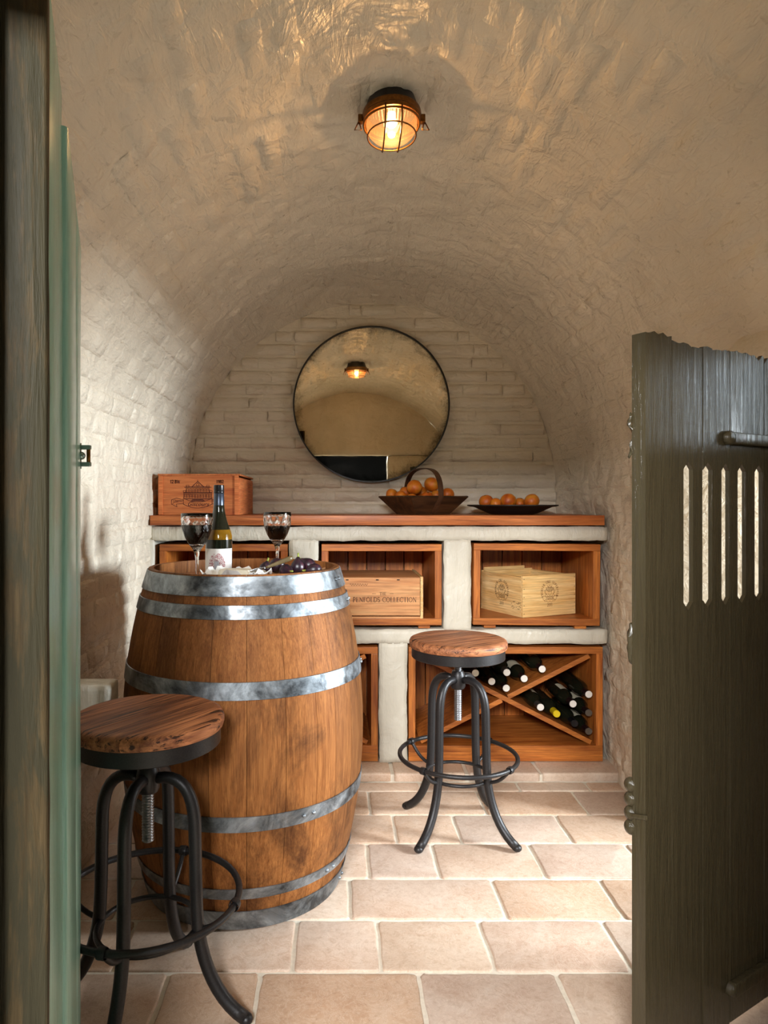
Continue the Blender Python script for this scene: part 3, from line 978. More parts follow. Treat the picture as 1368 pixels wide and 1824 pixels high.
def arc_pts(cx, cy, rx, ry, a0, a1, n=10):
    return [(cx + rx * math.cos(math.radians(a0 + (a1 - a0) * k / n)), cy + ry * math.sin(math.radians(a0 + (a1 - a0) * k / n))) for k in range(n + 1)]

GL = {  # serif capitals: width, strokes (thick?, points); 'v' = upright with serifs
    'I': (0.34, [('v', 0.17)]),
    'T': (0.72, [('v', 0.36), ('t', [(0.02, 1), (0.70, 1)]), ('t', [(0.03, 1), (0.03, 0.8)]), ('t', [(0.69, 1), (0.69, 0.8)])]),
    'H': (0.84, [('v', 0.16), ('v', 0.68), ('t', [(0.16, 0.52), (0.68, 0.52)])]),
    'E': (0.68, [('v', 0.16), ('t', [(0.1, 0), (0.62, 0), (0.64, 0.22)]), ('t', [(0.1, 1), (0.6, 1), (0.6, 0.8)]), ('t', [(0.16, 0.52), (0.5, 0.52)])]),
    'F': (0.62, [('v', 0.16), ('t', [(0.1, 1), (0.58, 1), (0.58, 0.8)]), ('t', [(0.16, 0.52), (0.48, 0.52)])]),
    'P': (0.66, [('v', 0.16), ('m', [(0.16, 1)] + arc_pts(0.32, 0.75, 0.28, 0.25, 90, -90, 8) + [(0.16, 0.5)])]),
    'R': (0.74, [('v', 0.16), ('m', [(0.16, 1)] + arc_pts(0.32, 0.76, 0.26, 0.24, 90, -90, 8) + [(0.16, 0.52)]), ('k', [(0.38, 0.5), (0.70, 0.0)])]),
    'N': (0.84, [('t', [(0.14, 0), (0.14, 1)]), ('k', [(0.12, 1), (0.70, 0.0)]), ('t', [(0.70, 0), (0.70, 1)]), ('t', [(0.02, 0), (0.26, 0)]), ('t', [(0.58, 1), (0.82, 1)])]),
    'M': (0.98, [('t', [(0.14, 0), (0.14, 1)]), ('k', [(0.14, 1), (0.48, 0.05)]), ('t', [(0.48, 0.05), (0.82, 1)]), ('v', 0.82), ('t', [(0.02, 0), (0.26, 0)])]),
    'O': (0.86, [('m', arc_pts(0.42, 0.5, 0.36, 0.5, 0, 360, 20))]),
    'Q': (0.86, [('m', arc_pts(0.42, 0.5, 0.36, 0.5, 0, 360, 20)), ('k', [(0.45, 0.15), (0.78, -0.15)])]),
    'C': (0.78, [('m', arc_pts(0.44, 0.5, 0.38, 0.5, 45, 315, 16)), ('t', [(0.71, 0.98), (0.71, 0.72)])]),
    'D': (0.82, [('v', 0.16), ('m', [(0.16, 1), (0.34, 1)] + arc_pts(0.34, 0.5, 0.40, 0.5, 90, -90, 12) + [(0.16, 0)])]),
    'L': (0.64, [('v', 0.16), ('t', [(0.1, 0), (0.58, 0), (0.60, 0.24)])]),
    'S': (0.60, [('m', arc_pts(0.29, 0.75, 0.22, 0.25, 30, 250, 10) + arc_pts(0.29, 0.25, 0.24, 0.25, 70, -150, 10))]),
    'U': (0.82, [('k', [(0.16, 1), (0.16, 0.3)]), ('m', arc_pts(0.42, 0.3, 0.26, 0.3, 180, 360, 10)), ('t', [(0.68, 0.3), (0.68, 1)]), ('t', [(0.04, 1), (0.30, 1)]), ('t', [(0.58, 1), (0.80, 1)])]),
    'Y': (0.80, [('k', [(0.08, 1), (0.40, 0.48)]), ('t', [(0.72, 1), (0.40, 0.48)]), ('k', [(0.40, 0.5), (0.40, 0)]), ('t', [(0.28, 0), (0.52, 0)])]),
    'W': (1.1, [('k', [(0.06, 1), (0.30, 0)]), ('t', [(0.30, 0), (0.52, 0.9)]), ('k', [(0.52, 0.9), (0.76, 0)]), ('t', [(0.76, 0), (1.0, 1)])]),
    'B': (0.72, [('v', 0.16), ('m', [(0.16, 1)] + arc_pts(0.34, 0.76, 0.22, 0.24, 90, -90, 8) + [(0.16, 0.52)]), ('m', [(0.16, 0.52)] + arc_pts(0.36, 0.26, 0.26, 0.26, 90, -90, 8) + [(0.16, 0)])]),
    '0': (0.60, [('m', arc_pts(0.30, 0.5, 0.23, 0.5, 0, 360, 18))]),
    '1': (0.46, [('v', 0.24), ('t', [(0.24, 1), (0.08, 0.82)])]),
    '2': (0.60, [('m', arc_pts(0.29, 0.72, 0.22, 0.28, 170, -30, 10) + [(0.08, 0.02)]), ('k', [(0.06, 0.03), (0.55, 0.03)])]),
    '3': (0.58, [('m', arc_pts(0.28, 0.75, 0.2, 0.24, 150, -90, 9)), ('m', arc_pts(0.28, 0.27, 0.23, 0.26, 90, -150, 9))]),
    '8': (0.60, [('m', arc_pts(0.30, 0.76, 0.19, 0.23, 0, 360, 14)), ('m', arc_pts(0.30, 0.27, 0.23, 0.27, 0, 360, 14))]),
    '9': (0.60, [('m', arc_pts(0.30, 0.70, 0.21, 0.29, 0, 360, 14)), ('m', arc_pts(0.24, 0.62, 0.28, 0.62, 0, -80, 8))]),
    '-': (0.5, [('m', [(0.05, 0.5), (0.45, 0.5)])]),
    ' ': (0.42, []),
}
def glyph(VF, ch, ox, oy, size, fn, bold=1.0, ang=0.0):
    w, strokes = GL[ch]
    ca, sa = math.cos(ang), math.sin(ang)
    def T(p):
        x, y = p[0] * size, p[1] * size
        return (ox + x * ca - y * sa, oy + x * sa + y * ca)
    TH = {'k': 0.15, 'm': 0.115, 't': 0.065}
    for s in strokes:
        if s[0] == 'v':
            ribbon(VF, [T((s[1], 0)), T((s[1], 1))], 0.15 * size * bold, fn)
            for e in (0, 1): ribbon(VF, [T((s[1] - 0.13, e)), T((s[1] + 0.13, e))], 0.06 * size * bold, fn)
        else:
            ribbon(VF, [T(p) for p in s[1]], TH[s[0]] * size * bold, fn)
    return w * size
def text_width(txt, size, sp=0.06): return sum((GL[c][0] + sp) * size for c in txt) - sp * size
def write(VF, txt, cx, y, size, fn, bold=1.0, sp=0.06):
    x = cx - text_width(txt, size, sp) / 2
    for c in txt: x += glyph(VF, c, x, y, size, fn, bold) + sp * size
def write_arc(VF, txt, cx, cy, R, a0, a1, size, fn, bold=1.0):
    n = len(txt)
    for k, c in enumerate(txt):
        a = math.radians(a0 + (a1 - a0) * k / (n - 1))
        w = GL[c][0] * size
        px, py = cx + R * math.cos(a), cy + R * math.sin(a)
        t = a - PI / 2
        glyph(VF, c, px - math.cos(t) * w / 2, py - math.sin(t) * w / 2, size, fn, bold, t)
def script_text(VF, txt, cx, y, size, fn, shear=0.45):
    cu = bpy.data.curves.new('t', 'FONT')
    cu.body = txt; cu.size = size; cu.shear = shear; cu.align_x = 'CENTER'; cu.resolution_u = 3
    ob = bpy.data.objects.new('t', cu); COL.objects.link(ob)
    dg = bpy.context.evaluated_depsgraph_get()
    me = bpy.data.meshes.new_from_object(ob.evaluated_get(dg))
    V, Fc = VF; k = len(V)
    for v in me.vertices: V.append(fn(cx + v.co.x, y + v.co.y))
    for p in me.polygons: Fc.append(tuple(k + i for i in p.vertices))
    bpy.data.objects.remove(ob); bpy.data.curves.remove(cu); bpy.data.meshes.remove(me)
def ink(name, VF, mat, parent):
    me = bpy.data.meshes.new(name); me.from_pydata(VF[0], [], VF[1])
    return new_obj(name, me, mat, parent, kind='stuff')

# ================================================================ oak barrel
BX, BY = -0.285, 2.15
barrel = thing('oak_barrel', 'large oak wine barrel bound with six galvanised hoops used as a table', 'barrel', (BX, BY, 0.0))
BHT = 0.957
def brad(z): return 0.366 - 0.075 * ((z - BHT / 2) / (BHT / 2)) ** 2
HEADZ = 0.918
rs = random.Random(21)
NST = 26
cuts = [0.0]
for k in range(NST): cuts.append(cuts[-1] + rs.uniform(0.8, 1.25))
cuts = [c / cuts[-1] * 2 * PI for c in cuts]
for k in range(NST):
    a0, a1 = cuts[k] + 0.0016, cuts[k + 1] - 0.0016
    NZ, NA = 22, 4
    verts, faces = [], []
    for side in (0, 1):
        for j in range(NZ + 1):
            z = 0.004 + (BHT - 0.004) * j / NZ
            for i in range(NA + 1):
                a = a0 + (a1 - a0) * i / NA
                r = brad(z) - (0.026 if side else 0.0)
                if side and (j == NZ or j == 0): r += 0.012
                if not side and i in (0, NA): r -= 0.0014
                verts.append((r * math.cos(a), r * math.sin(a), z))
    w = NA + 1; off = (NZ + 1) * w
    for j in range(NZ):
        for i in range(NA):
            q = j * w + i
            faces.append((q, q + 1, q + w + 1, q + w))
            faces.append((off + q, off + q + w, off + q + w + 1, off + q + 1))
        for i in (0, NA):
            q = j * w + i
            f = (q, q + w, off + q + w, off + q)
            faces.append(f if i == 0 else f[::-1])
    for i in range(NA):
        q = NZ * w + i
        faces.append((q, q + 1, off + q + 1, off + q))
        faces.append((i, off + i, off + i + 1, i + 1))
    me = bpy.data.meshes.new('stave'); me.from_pydata(verts, [], faces)
    o = new_obj('stave', me, M['oak'], barrel, smooth=True); me.set_sharp_from_angle(angle=math.radians(40))
hoops = [(0.901, 0.9535), (0.842, 0.879), (0.638, 0.684), (0.294, 0.336), (0.100, 0.131), (0.005, 0.062)]
for hi, (z0, z1) in enumerate(hoops):
    mb = MB()
    mb.lathe([(brad(z0) + 0.0008, z0), (brad(z0) + 0.0034, z0 + 0.0006), (brad((z0 + z1) / 2) + 0.0034, (z0 + z1) / 2), (brad(z1) + 0.0034, z1 - 0.0006), (brad(z1) + 0.0008, z1),
              (brad((z0 + z1) / 2) - 0.001, (z0 + z1) / 2)], 96, close=True)
    hp = mb.build('hoop', M['galv'], barrel, auto=AUTO)
    an = [-0.35, -0.15, 0.02, -0.95, -0.62, -0.25][hi]
    for s in (-1, 1):
        for zz in ((z0 + z1) / 2,):
            r = brad(zz) + 0.004
            a = an + s * 0.045
            MB().sphere((r * math.cos(a), r * math.sin(a), zz), 0.0055, 10, 6, (1, 1, 1)).build('rivet', M['galv'], hp, smooth=True)
# head boards, recessed below the rim
HR = brad(HEADZ) - 0.0265
bw = [0.085, 0.11, 0.095, 0.12, 0.09]
tot = sum(bw); y = -HR
for k, w_ in enumerate(bw):
    ya, yb = -HR + 2 * HR * sum(bw[:k]) / tot + 0.0006, -HR + 2 * HR * sum(bw[:k + 1]) / tot - 0.0006
    ys = [ya + (yb - ya) * i / 8 for i in range(9)]
    right = [(math.sqrt(max(0, HR * HR - v * v)), v) for v in ys]
    poly = right + [(-x, v) for x, v in right[::-1]]
    mb = MB()
    A = [mb.bm.verts.new((p[0], p[1], HEADZ)) for p in poly]; B = [mb.bm.verts.new((p[0], p[1], HEADZ - 0.022)) for p in poly]
    mb.bm.faces.new(A); mb.bm.faces.new(B[::-1])
    for i in range(len(poly)):
        j = (i + 1) % len(poly); mb.bm.faces.new((A[j], A[i], B[i], B[j]))
    bmesh.ops.remove_doubles(mb.bm, verts=mb.bm.verts[:], dist=1e-5)
    mb.build('head_board', M['oak_head'], barrel)

# ================================================================ stools
def bez(p, n=10):
    out = []
    for k in range(n + 1):
        t = k / n
        a, b_, c, d = [Vector(q) for q in p]
        out.append(a * (1 - t) ** 3 + b_ * 3 * t * (1 - t) ** 2 + c * 3 * t * t * (1 - t) + d * t ** 3)
    return out
def stool(label, x, y, rz, seat_rz, SZ=0.676, RS=0.171):
    root = thing('bar_stool', label, 'stool', (x, y, 0), (0, 0, rz), 'industrial bar stools')
    # seat: single boards cut to a disc
    xs = [-RS, -0.082, 0.004, 0.088, RS]
    layers = [(RS - 0.012, -0.034), (RS - 0.003, -0.031), (RS, -0.022), (RS, -0.013), (RS - 0.004, -0.005), (RS - 0.012, -0.0012), (RS - 0.020, 0.0)]
    rsd = random.Random(int(abs(x) * 1000))
    for k in range(4):
        a, b_ = xs[k] + 0.0005, xs[k + 1] - 0.0005
        mb = MB(); rings = []
        for (r, dz) in layers:
            lo, hi = max(a, -r), min(b_, r)
            nn = 14
            up = [(lo + (hi - lo) * (0.5 - 0.5 * math.cos(PI * i / nn))) for i in range(nn + 1)]
            pts = [(u, math.sqrt(max(0.0, r * r - u * u))) for u in up] + [(u, -math.sqrt(max(0.0, r * r - u * u))) for u in up[::-1]]
            rings.append([mb.bm.verts.new((p[0], p[1] + 0.0004 * (1 if p[1] >= 0 else -1), SZ + dz)) for p in pts])
        n = len(rings[0])
        for A, B in zip(rings[:-1], rings[1:]):
            for i in range(n):
                j = (i + 1) % n; mb.bm.faces.new((A[i], A[j], B[j], B[i]))
        mb.bm.faces.new(rings[0][::-1]); mb.bm.faces.new(rings[-1])
        mb.build('seat_board', M['seat'], root, rot=(0, 0, seat_rz - rz), auto=math.radians(50))
    # iron band and dish under the seat
    rb_ = RS - 0.008
    MB().lathe([(0.0, SZ - 0.038), (rb_ - 0.004, SZ - 0.038), (rb_ - 0.004, SZ - 0.0335), (rb_, SZ - 0.0335), (rb_, SZ - 0.066), (rb_ - 0.003, SZ - 0.068), (rb_ - 0.006, SZ - 0.066), (rb_ - 0.006, SZ - 0.045), (0.0, SZ - 0.045)], 56).build('seat_band', M['black_metal'], root, auto=AUTO)
    # threaded spindle
    z0, z1 = 0.385, SZ - 0.045
    prof = [(0.0, z0), (0.010, z0)]
    npitch = int((z1 - z0) / 0.0062)
    for k in range(npitch):
        za = z0 + (z1 - z0) * k / npitch; p = (z1 - z0) / npitch
        prof += [(0.0106, za + p * 0.1), (0.0136, za + p * 0.4), (0.0136, za + p * 0.6), (0.0106, za + p * 0.9)]
    prof += [(0.010, z1), (0.0, z1)]
    MB().lathe(prof, 16).build('screw_spindle', M['screw_metal'], root, smooth=True)
    # hub
    MB().lathe([(0.0142, 0.500), (0.022, 0.498), (0.026, 0.506), (0.026, 0.540), (0.022, 0.553), (0.019, 0.560), (0.0142, 0.560)], 20, close=True).build('hub', M['black_metal'], root, auto=AUTO)
    RL = 0.112
    for k in range(4):
        a = PI / 4 + k * PI / 2
        ca, sa = math.cos(a), math.sin(a)
        rad = lambda r, z: (r * ca, r * sa, z)
        pts = bez((rad(0.022, 0.530), rad(0.085, 0.545), rad(RL, 0.50), rad(RL, 0.42)), 10)
        pts += bez((rad(RL, 0.42), rad(RL + 0.002, 0.34), rad(RL + 0.002, 0.27), rad(RL + 0.006, 0.215)), 6)[1:]
        pts += bez((rad(RL + 0.006, 0.215), rad(RL + 0.016, 0.12), rad(RL + 0.055, 0.045), rad(0.228, 0.014)), 10)[1:]
        m = len(pts)
        leg = MB().tube(pts, [0.0125 + 0.002 * min(1, i / 8) for i in range(m)], 12).build('leg', M['black_metal'], root, smooth=True)
        MB().sphere(rad(0.231, 0.0125), 0.0135, 12, 8, (1.15, 1.15, 0.92)).build('foot', M['black_metal'], leg, smooth=True)
        # bracket from leg to footrest
        zr, R = 0.262, 0.205
        br = MB().tube(bez((rad(RL + 0.01, 0.200), rad(RL + 0.05, 0.205), rad(R - 0.02, 0.235), rad(R, zr)), 8), 0.006, 8)
        br.build('footrest_bracket', M['black_metal'], root, smooth=True)
        MB().lathe([(0.0115, -0.009), (0.0125, -0.006), (0.0125, 0.006), (0.0115, 0.009)], 12, M=Matrix.Translation(rad(R, zr)) @ Matrix.Rotation(a, 4, 'Z') @ Matrix.Rotation(PI / 2, 4, 'X')).build('collar', M['black_metal'], root, smooth=True)
    ring = lambda R, z, r, nm: MB().tube([(R * math.cos(2 * PI * i / 56), R * math.sin(2 * PI * i / 56), z) for i in range(56)], r, 10, closed=True).build(nm, M['black_metal'], root, smooth=True)
    ring(0.205, 0.262, 0.0078, 'footrest_ring')
    ring(0.112, 0.196, 0.0062, 'brace_ring')
    return root
stool('brown topped iron bar stool on the tiles between barrel and wine rack', 0.428, 2.44, math.radians(1.5), math.radians(-62))
stool('brown topped iron bar stool nearest the camera in front of the barrel', -0.428, 1.565, math.radians(35), math.radians(-35))

# ================================================================ crates
def crate_a():
    W, D, H = 0.352, 0.47, 0.170
    root = thing('wine_crate', 'closed reddish wooden crate with a chateau engraving on the counter', 'crate', put(357, 918, 3.0) * 1.0)
    root.location = (-0.597, 2.985, 1.1005)
    r = M['crate_red']
    MB().box((0, 0.009, H / 2), (W - 0.016, 0.018, H), 0.001).build('front_panel', r, root)
    MB().box((0, D - 0.009, H / 2), (W - 0.016, 0.018, H), 0.001).build('back_panel', r, root)
    for s in (-1, 1):
        MB().box((s * (W / 2 - 0.0045), D / 2, H / 2 - 0.004), (0.009, D, H - 0.008), 0.001).build('side_panel', M['crate_red_y'], root)
    MB().box((0, D / 2, H + 0.0042), (W + 0.004, D, 0.008), 0.0015).build('lid', M['crate_red_y'], root)
    for s in (-1, 1):
        MB().box((s * (W / 2 - 0.012), -0.002, H / 2), (0.018, 0.005, H), 0.001).build('end_strip', r, root)
    VF = ([], [])
    rib = lambda vf, p, w, f, c=False: ribbon(vf, p, w * 1.35, f, c)
    fn = lambda u, v: Vector((u, -0.0006, v))
    # chateau engraving
    def rect(x0, y0, x1, y1, w=0.0012): rib(VF, [(x0, y0), (x1, y0), (x1, y1), (x0, y1)], w, fn, True)
    cx, by = -0.004, 0.072
    L = 0.0013
    rect(cx - 0.060, by, cx + 0.060, by + 0.026); rect(cx - 0.050, by + 0.026, cx + 0.050, by + 0.050)
    rib(VF, [(cx - 0.026, by + 0.050), (cx, by + 0.073), (cx + 0.026, by + 0.050)], 0.002, fn)
    rib(VF, [(cx - 0.020, by + 0.054), (cx + 0.020, by + 0.054)], L, fn)
    rib(VF, [(cx, by + 0.073), (cx, by + 0.080)], L, fn)
    rib(VF, arc_pts(cx, by + 0.059, 0.006, 0.006, 0, 360, 10), L, fn)
    for s in (-1, 1):
        rect(cx + s * 0.044 - 0.006, by + 0.050, cx + s * 0.044 + 0.006, by + 0.057)
        rect(cx + s * 0.057 - 0.005, by + 0.026, cx + s * 0.057 + 0.005, by + 0.034)
    for row, (z0, hgt, n, half) in enumerate(((by + 0.004, 0.018, 10, 0.054), (by + 0.030, 0.016, 8, 0.044))):
        for k in range(n):
            x = cx - half + 2 * half * k / (n - 1)
            rib(VF, [(x - 0.0028, z0), (x - 0.0028, z0 + hgt * 0.7)] + arc_pts(x, z0 + hgt * 0.7, 0.0028, 0.003, 180, 0, 5) + [(x + 0.0028, z0)], 0.0012, fn)
            if k < n - 1: rib(VF, [(x + half / (n - 1), z0 - 0.002), (x + half / (n - 1), z0 + hgt)], 0.0009, fn)
    for zz in (by - 0.003, by + 0.024, by + 0.048): rib(VF, [(cx - 0.058, zz), (cx + 0.058, zz)], 0.0018, fn)
    for k in range(6): rib(VF, [(cx - 0.022 - k * 0.002, by - 0.004 - k * 0.0016), (cx + 0.022 + k * 0.002, by - 0.004 - k * 0.0016)], 0.0009, fn)
    # banner
    band = lambda dz: [(cx + x, 0.036 + dz + 18 * x * x * 0.25) for x in [(-0.062 + 0.124 * k / 12) for k in range(13)]]
    rib(VF, band(0.020), 0.0014, fn); rib(VF, band(-0.006), 0.0016, fn)
    for s in (-1, 1):
        e = (cx + s * 0.062, 0.036 + 0.0173)
        rib(VF, [(e[0], e[1] + 0.020), (e[0], e[1] - 0.006)], 0.0013, fn)
        rib(VF, [(e[0], e[1] + 0.012), (e[0] + s * 0.03, e[1] + 0.020), (e[0] + s * 0.052, e[1] + 0.012), (e[0] + s * 0.052, e[1] - 0.006), (e[0] + s * 0.028, e[1] - 0.018), (e[0] + s * 0.03, e[1] - 0.006), (e[0] + s * 0.002, e[1] - 0.004)], 0.0013, fn)
        rib(VF, [(e[0] + s * 0.05, e[1] - 0.008), (e[0] + s * 0.04, e[1] + 0.002), (e[0] + s * 0.022, e[1] + 0.004)], 0.0012, fn)
    script_text(VF, 'Giscours', cx, 0.039, 0.026, fn)
    script_text(VF, 'Château', cx - 0.087, 0.058, 0.0125, fn); script_text(VF, 'Margaux', cx + 0.088, 0.058, 0.0125, fn)
    write(VF, '12', -0.116, H - 0.032, 0.013, fn, 1.5); write(VF, 'BW', -0.092, H - 0.032, 0.013, fn, 1.5)
    write(VF, '1982', 0.092, H - 0.032, 0.013, fn, 1.4)
    ink('engraving', VF, M['ink_red'], root)
crate_a()

def crate_b():
    W, D, H = 0.455, 0.34, 0.176
    x1 = 0.372
    root = thing('wine_box', 'long closed pine wine box with dark lettering in the middle cabinet', 'box', (x1 - W / 2, 2.975, 0.6545))
    p = M['crate_pink']
    MB().box((-0.004, 0.008, H / 2 + 0.006), (W - 0.02, 0.016, H - 0.014), 0.001).build('front_panel', p, root)
    MB().box((-0.004, 0.002 + D / 2, 0.004), (W - 0.012, D, 0.008), 0.001).build('base_board', p, root)
    MB().box((-0.004, D - 0.008, H / 2), (W - 0.02, 0.016, H), 0.001).build('back_panel', p, root)
    for s in (-1, 1):
        MB().box((s * (W / 2 - 0.006), D / 2, H / 2 + 0.002), (0.012, D, H + 0.004), 0.001).build('end_panel', M['crate_pine_y'], root)
    MB().box((-0.002, D / 2, H - 0.0035), (W - 0.024, D - 0.002, 0.008), 0.001).build('lid', p, root)
    for xx in (-0.10, 0.03, 0.12):
        MB().box((xx, -0.0012, H - 0.009), (0.012, 0.003, 0.004)).build('staple', M['nail'], root)
    VF = ([], []); fn = lambda u, v: Vector((u, -0.0006, v))
    c = 0.206 - root.location.x
    write(VF, 'PENFOLDS COLLECTION', c, 0.072, 0.0195, fn, 0.9, 0.045)
    write(VF, 'THE', c - 0.008, 0.101, 0.012, fn)
    for s in (-1, 1): ribbon(VF, [(c - 0.008 + s * 0.030, 0.107), (c - 0.008 + s * 0.046, 0.107)], 0.0013, fn)
    # faint handwriting by the upper left corner
    pts = [(c - 0.150 + 0.0022 * k, 0.146 + 0.004 * math.sin(k * 1.3) + 0.0015 * math.sin(k * 2.9)) for k in range(36)]
    ribbon(VF, pts, 0.0012, fn)
    ink('lettering', VF, M['ink_dark'], root)
crate_b()

def crest(VF, fn, cx, cy, R=0.040):
    write_arc(VF, 'PREMIER CRU SUPERIEUR', cx, cy, R, 205, -25, 0.0100, fn, 1.15)
    # crown
    ribbon(VF, [(cx - 0.010, cy + 0.016), (cx - 0.012, cy + 0.027), (cx - 0.006, cy + 0.021), (cx, cy + 0.030), (cx + 0.006, cy + 0.021), (cx + 0.012, cy + 0.027), (cx + 0.010, cy + 0.016)], 0.0013, fn, True)
    for k in range(3): ribbon(VF, [(cx - 0.010, cy + 0.016 + 0.002 * k), (cx + 0.010, cy + 0.016 + 0.002 * k)], 0.0009, fn)
    # shield with quarters
    ribbon(VF, [(cx - 0.010, cy + 0.012), (cx + 0.010, cy + 0.012), (cx + 0.010, cy - 0.004)] + arc_pts(cx, cy - 0.004, 0.010, 0.012, 0, -180, 8) + [(cx - 0.010, cy + 0.012)], 0.0012, fn)
    ribbon(VF, [(cx - 0.010, cy + 0.002), (cx + 0.010, cy + 0.002)], 0.0010, fn); ribbon(VF, [(cx, cy + 0.012), (cx, cy - 0.015)], 0.0010, fn)
    for k in range(4): ribbon(VF, [(cx - 0.008 + k * 0.005, cy - 0.001), (cx - 0.006 + k * 0.005, cy + 0.010)], 0.0008, fn)
    for s in (-1, 1):   # two rearing supporters
        ribbon(VF, [(cx + s * 0.012, cy + 0.004), (cx + s * 0.017, cy + 0.012), (cx + s * 0.022, cy + 0.010), (cx + s * 0.024, cy + 0.000), (cx + s * 0.020, cy - 0.010), (cx + s * 0.026, cy - 0.018)], 0.0018, fn)
        ribbon(VF, [(cx + s * 0.016, cy + 0.012), (cx + s * 0.014, cy + 0.018), (cx + s * 0.019, cy + 0.019), (cx + s * 0.020, cy + 0.012)], 0.0015, fn)
        ribbon(VF, [(cx + s * 0.020, cy - 0.008), (cx + s * 0.014, cy - 0.014), (cx + s * 0.013, cy - 0.019)], 0.0014, fn)
        ribbon(VF, [(cx + s * 0.024, cy - 0.006), (cx + s * 0.030, cy - 0.002), (cx + s * 0.030, cy + 0.008)], 0.0012, fn)
    # scroll
    zb = cy - 0.026
    ribbon(VF, [(cx - 0.026, zb + 0.006), (cx + 0.026, zb + 0.006)], 0.0012, fn); ribbon(VF, [(cx - 0.026, zb - 0.008), (cx + 0.026, zb - 0.008)], 0.0014, fn)
    for s in (-1, 1):
        ribbon(VF, [(cx + s * 0.026, zb + 0.006), (cx + s * 0.033, zb + 0.010), (cx + s * 0.040, zb + 0.004), (cx + s * 0.036, zb - 0.008), (cx + s * 0.028, zb - 0.012), (cx + s * 0.026, zb - 0.008)], 0.0014, fn)
        ribbon(VF, arc_pts(cx + s * 0.009, zb - 0.014, 0.008, 0.005, 180, 360, 8), 0.0013, fn)
        ribbon(VF, arc_pts(cx + s * 0.024, zb - 0.012, 0.006, 0.004, 180, 360, 6), 0.0012, fn)
    write(VF, 'YQUEM', cx, zb - 0.0055, 0.0098, fn, 1.1)
    write(VF, '2011', cx, cy - 0.064, 0.0125, fn, 1.0)

def crate_c():
    # rotated open box: front corner, right face and left face seen
    W, D, H = 0.295, 0.305, 0.182
    ang = math.radians(24)
    corner = put(931, 1112, 2.995)
    root = thing('pine_crate', 'open pale pine crate with a crest brand turned cornerwise in the right cabinet', 'crate', (corner.x, 2.992, 0.6545), (0, 0, ang))
    t = 0.012
    pm, py_ = M['crate_pine'], M['crate_pine_y']
    MB().box((W / 2, t / 2, H / 2), (W, t, H), 0.0008).build('front_panel', pm, root)
    MB().box((W / 2, D - t / 2, H / 2), (W, t, H - 0.002), 0.0008).build('back_panel', pm, root)
    MB().box((t / 2, D / 2, H / 2 - 0.003), (t, D - 2 * t - 0.0006, H - 0.006), 0.0008).build('left_panel', py_, root)
    MB().box((W - t / 2, D / 2, H / 2 - 0.003), (t, D - 2 * t - 0.0006, H - 0.006), 0.0008).build('right_panel', py_, root)
    MB().box((W / 2, D / 2, 0.004), (W - 2 * t - 0.001, D - 2 * t - 0.001, 0.007)).build('base_board', pm, root)
    MB().box((W * 0.42, D - t - 0.004, H + 0.006), (W * 0.80, 0.007, 0.016), 0.0008).build('inner_rim', pm, root)
    for zz in (0.016, 0.052, 0.088, 0.124, 0.166):
        for xx in (0.0065, W - 0.0065):
            MB().lathe([(0.0, 0.0007), (0.0018, 0.0006), (0.0018, -0.002)], 8, M=Matrix.Translation((xx, 0, zz)) @ Matrix.Rotation(PI / 2, 4, 'X')).build('nail', M['nail'], root)
    VF = ([], []); fn = lambda u, v: Vector((u, -0.0006, v))
    crest(VF, fn, W * 0.50, 0.106); ink('front_brand', VF, M['ink_burn'], root)
    VF = ([], []); fn = lambda u, v: Vector((-0.0006, D - u, v))
    crest(VF, fn, D * 0.52, 0.104)
    rr = random.Random(5)
    for k in range(22):
        u, v = D * (0.74 + 0.22 * rr.random()), 0.030 + 0.034 * rr.random()
        blot(VF, [(u, v), (u + rr.uniform(0.003, 0.012), v), (u + rr.uniform(0.003, 0.012), v + 0.0018), (u, v + 0.0018)], fn)
    ink('side_brand', VF, M['ink_dark'], root)
crate_c()

# ================================================================ mirror
mir = thing('round_mirror', 'large round antiqued mirror with thin black frame on the back wall', 'mirror', put(661.5, 720, 3.452), (math.radians(-0.6), 0, 0))
MR = 139.5 / F * 3.455
def mirror_mat():
    m, nt, b = base_mat('antique_mirror')
    tc = node(nt, 'ShaderNodeTexCoord')
    ln = node(nt, 'ShaderNodeVectorMath', operation='LENGTH')
    lk(nt, tc.outputs['Object'], ln.inputs[0])
    v = tc.outputs['Object']
    n = noise_tex(nt, v, 11, 8, 0.75, 0.6); n2 = noise_tex(nt, v, 130, 4, 0.7); n3 = noise_tex(nt, v, 4.5, 5, 0.6)
    ad = node(nt, 'ShaderNodeMath', operation='MULTIPLY_ADD'); lk(nt, n, ad.inputs[0]); ad.inputs[1].default_value = 0.16; lk(nt, ln.outputs['Value'], ad.inputs[2])
    ad2 = node(nt, 'ShaderNodeMath', operation='MULTIPLY_ADD'); lk(nt, n2, ad2.inputs[0]); ad2.inputs[1].default_value = 0.05; lk(nt, ad.outputs[0], ad2.inputs[2])
    r = ramp(nt, [(0.455, (0, 0, 0)), (0.51, (0.9, 0.9, 0.9))]); lk(nt, ad2.outputs[0], r.inputs['Fac'])
    base = ramp(nt, [(0.3, srgb(226, 214, 184)), (0.7, srgb(250, 240, 216))]); lk(nt, n3, base.inputs['Fac'])
    c = mixc(nt, r.outputs['Color'], base.outputs['Color'], (0.02, 0.018, 0.014))
    lk(nt, c, b.inputs['Base Color'])
    b.inputs['Metallic'].default_value = 1.0
    rg = ramp(nt, [(0.3, (0.006,) * 3), (0.75, (0.035,) * 3)]); lk(nt, n3, rg.inputs['Fac'])
    lk(nt, rg.outputs['Color'], b.inputs['Roughness'])
    return m
RX = Matrix.Rotation(PI / 2, 4, 'X')
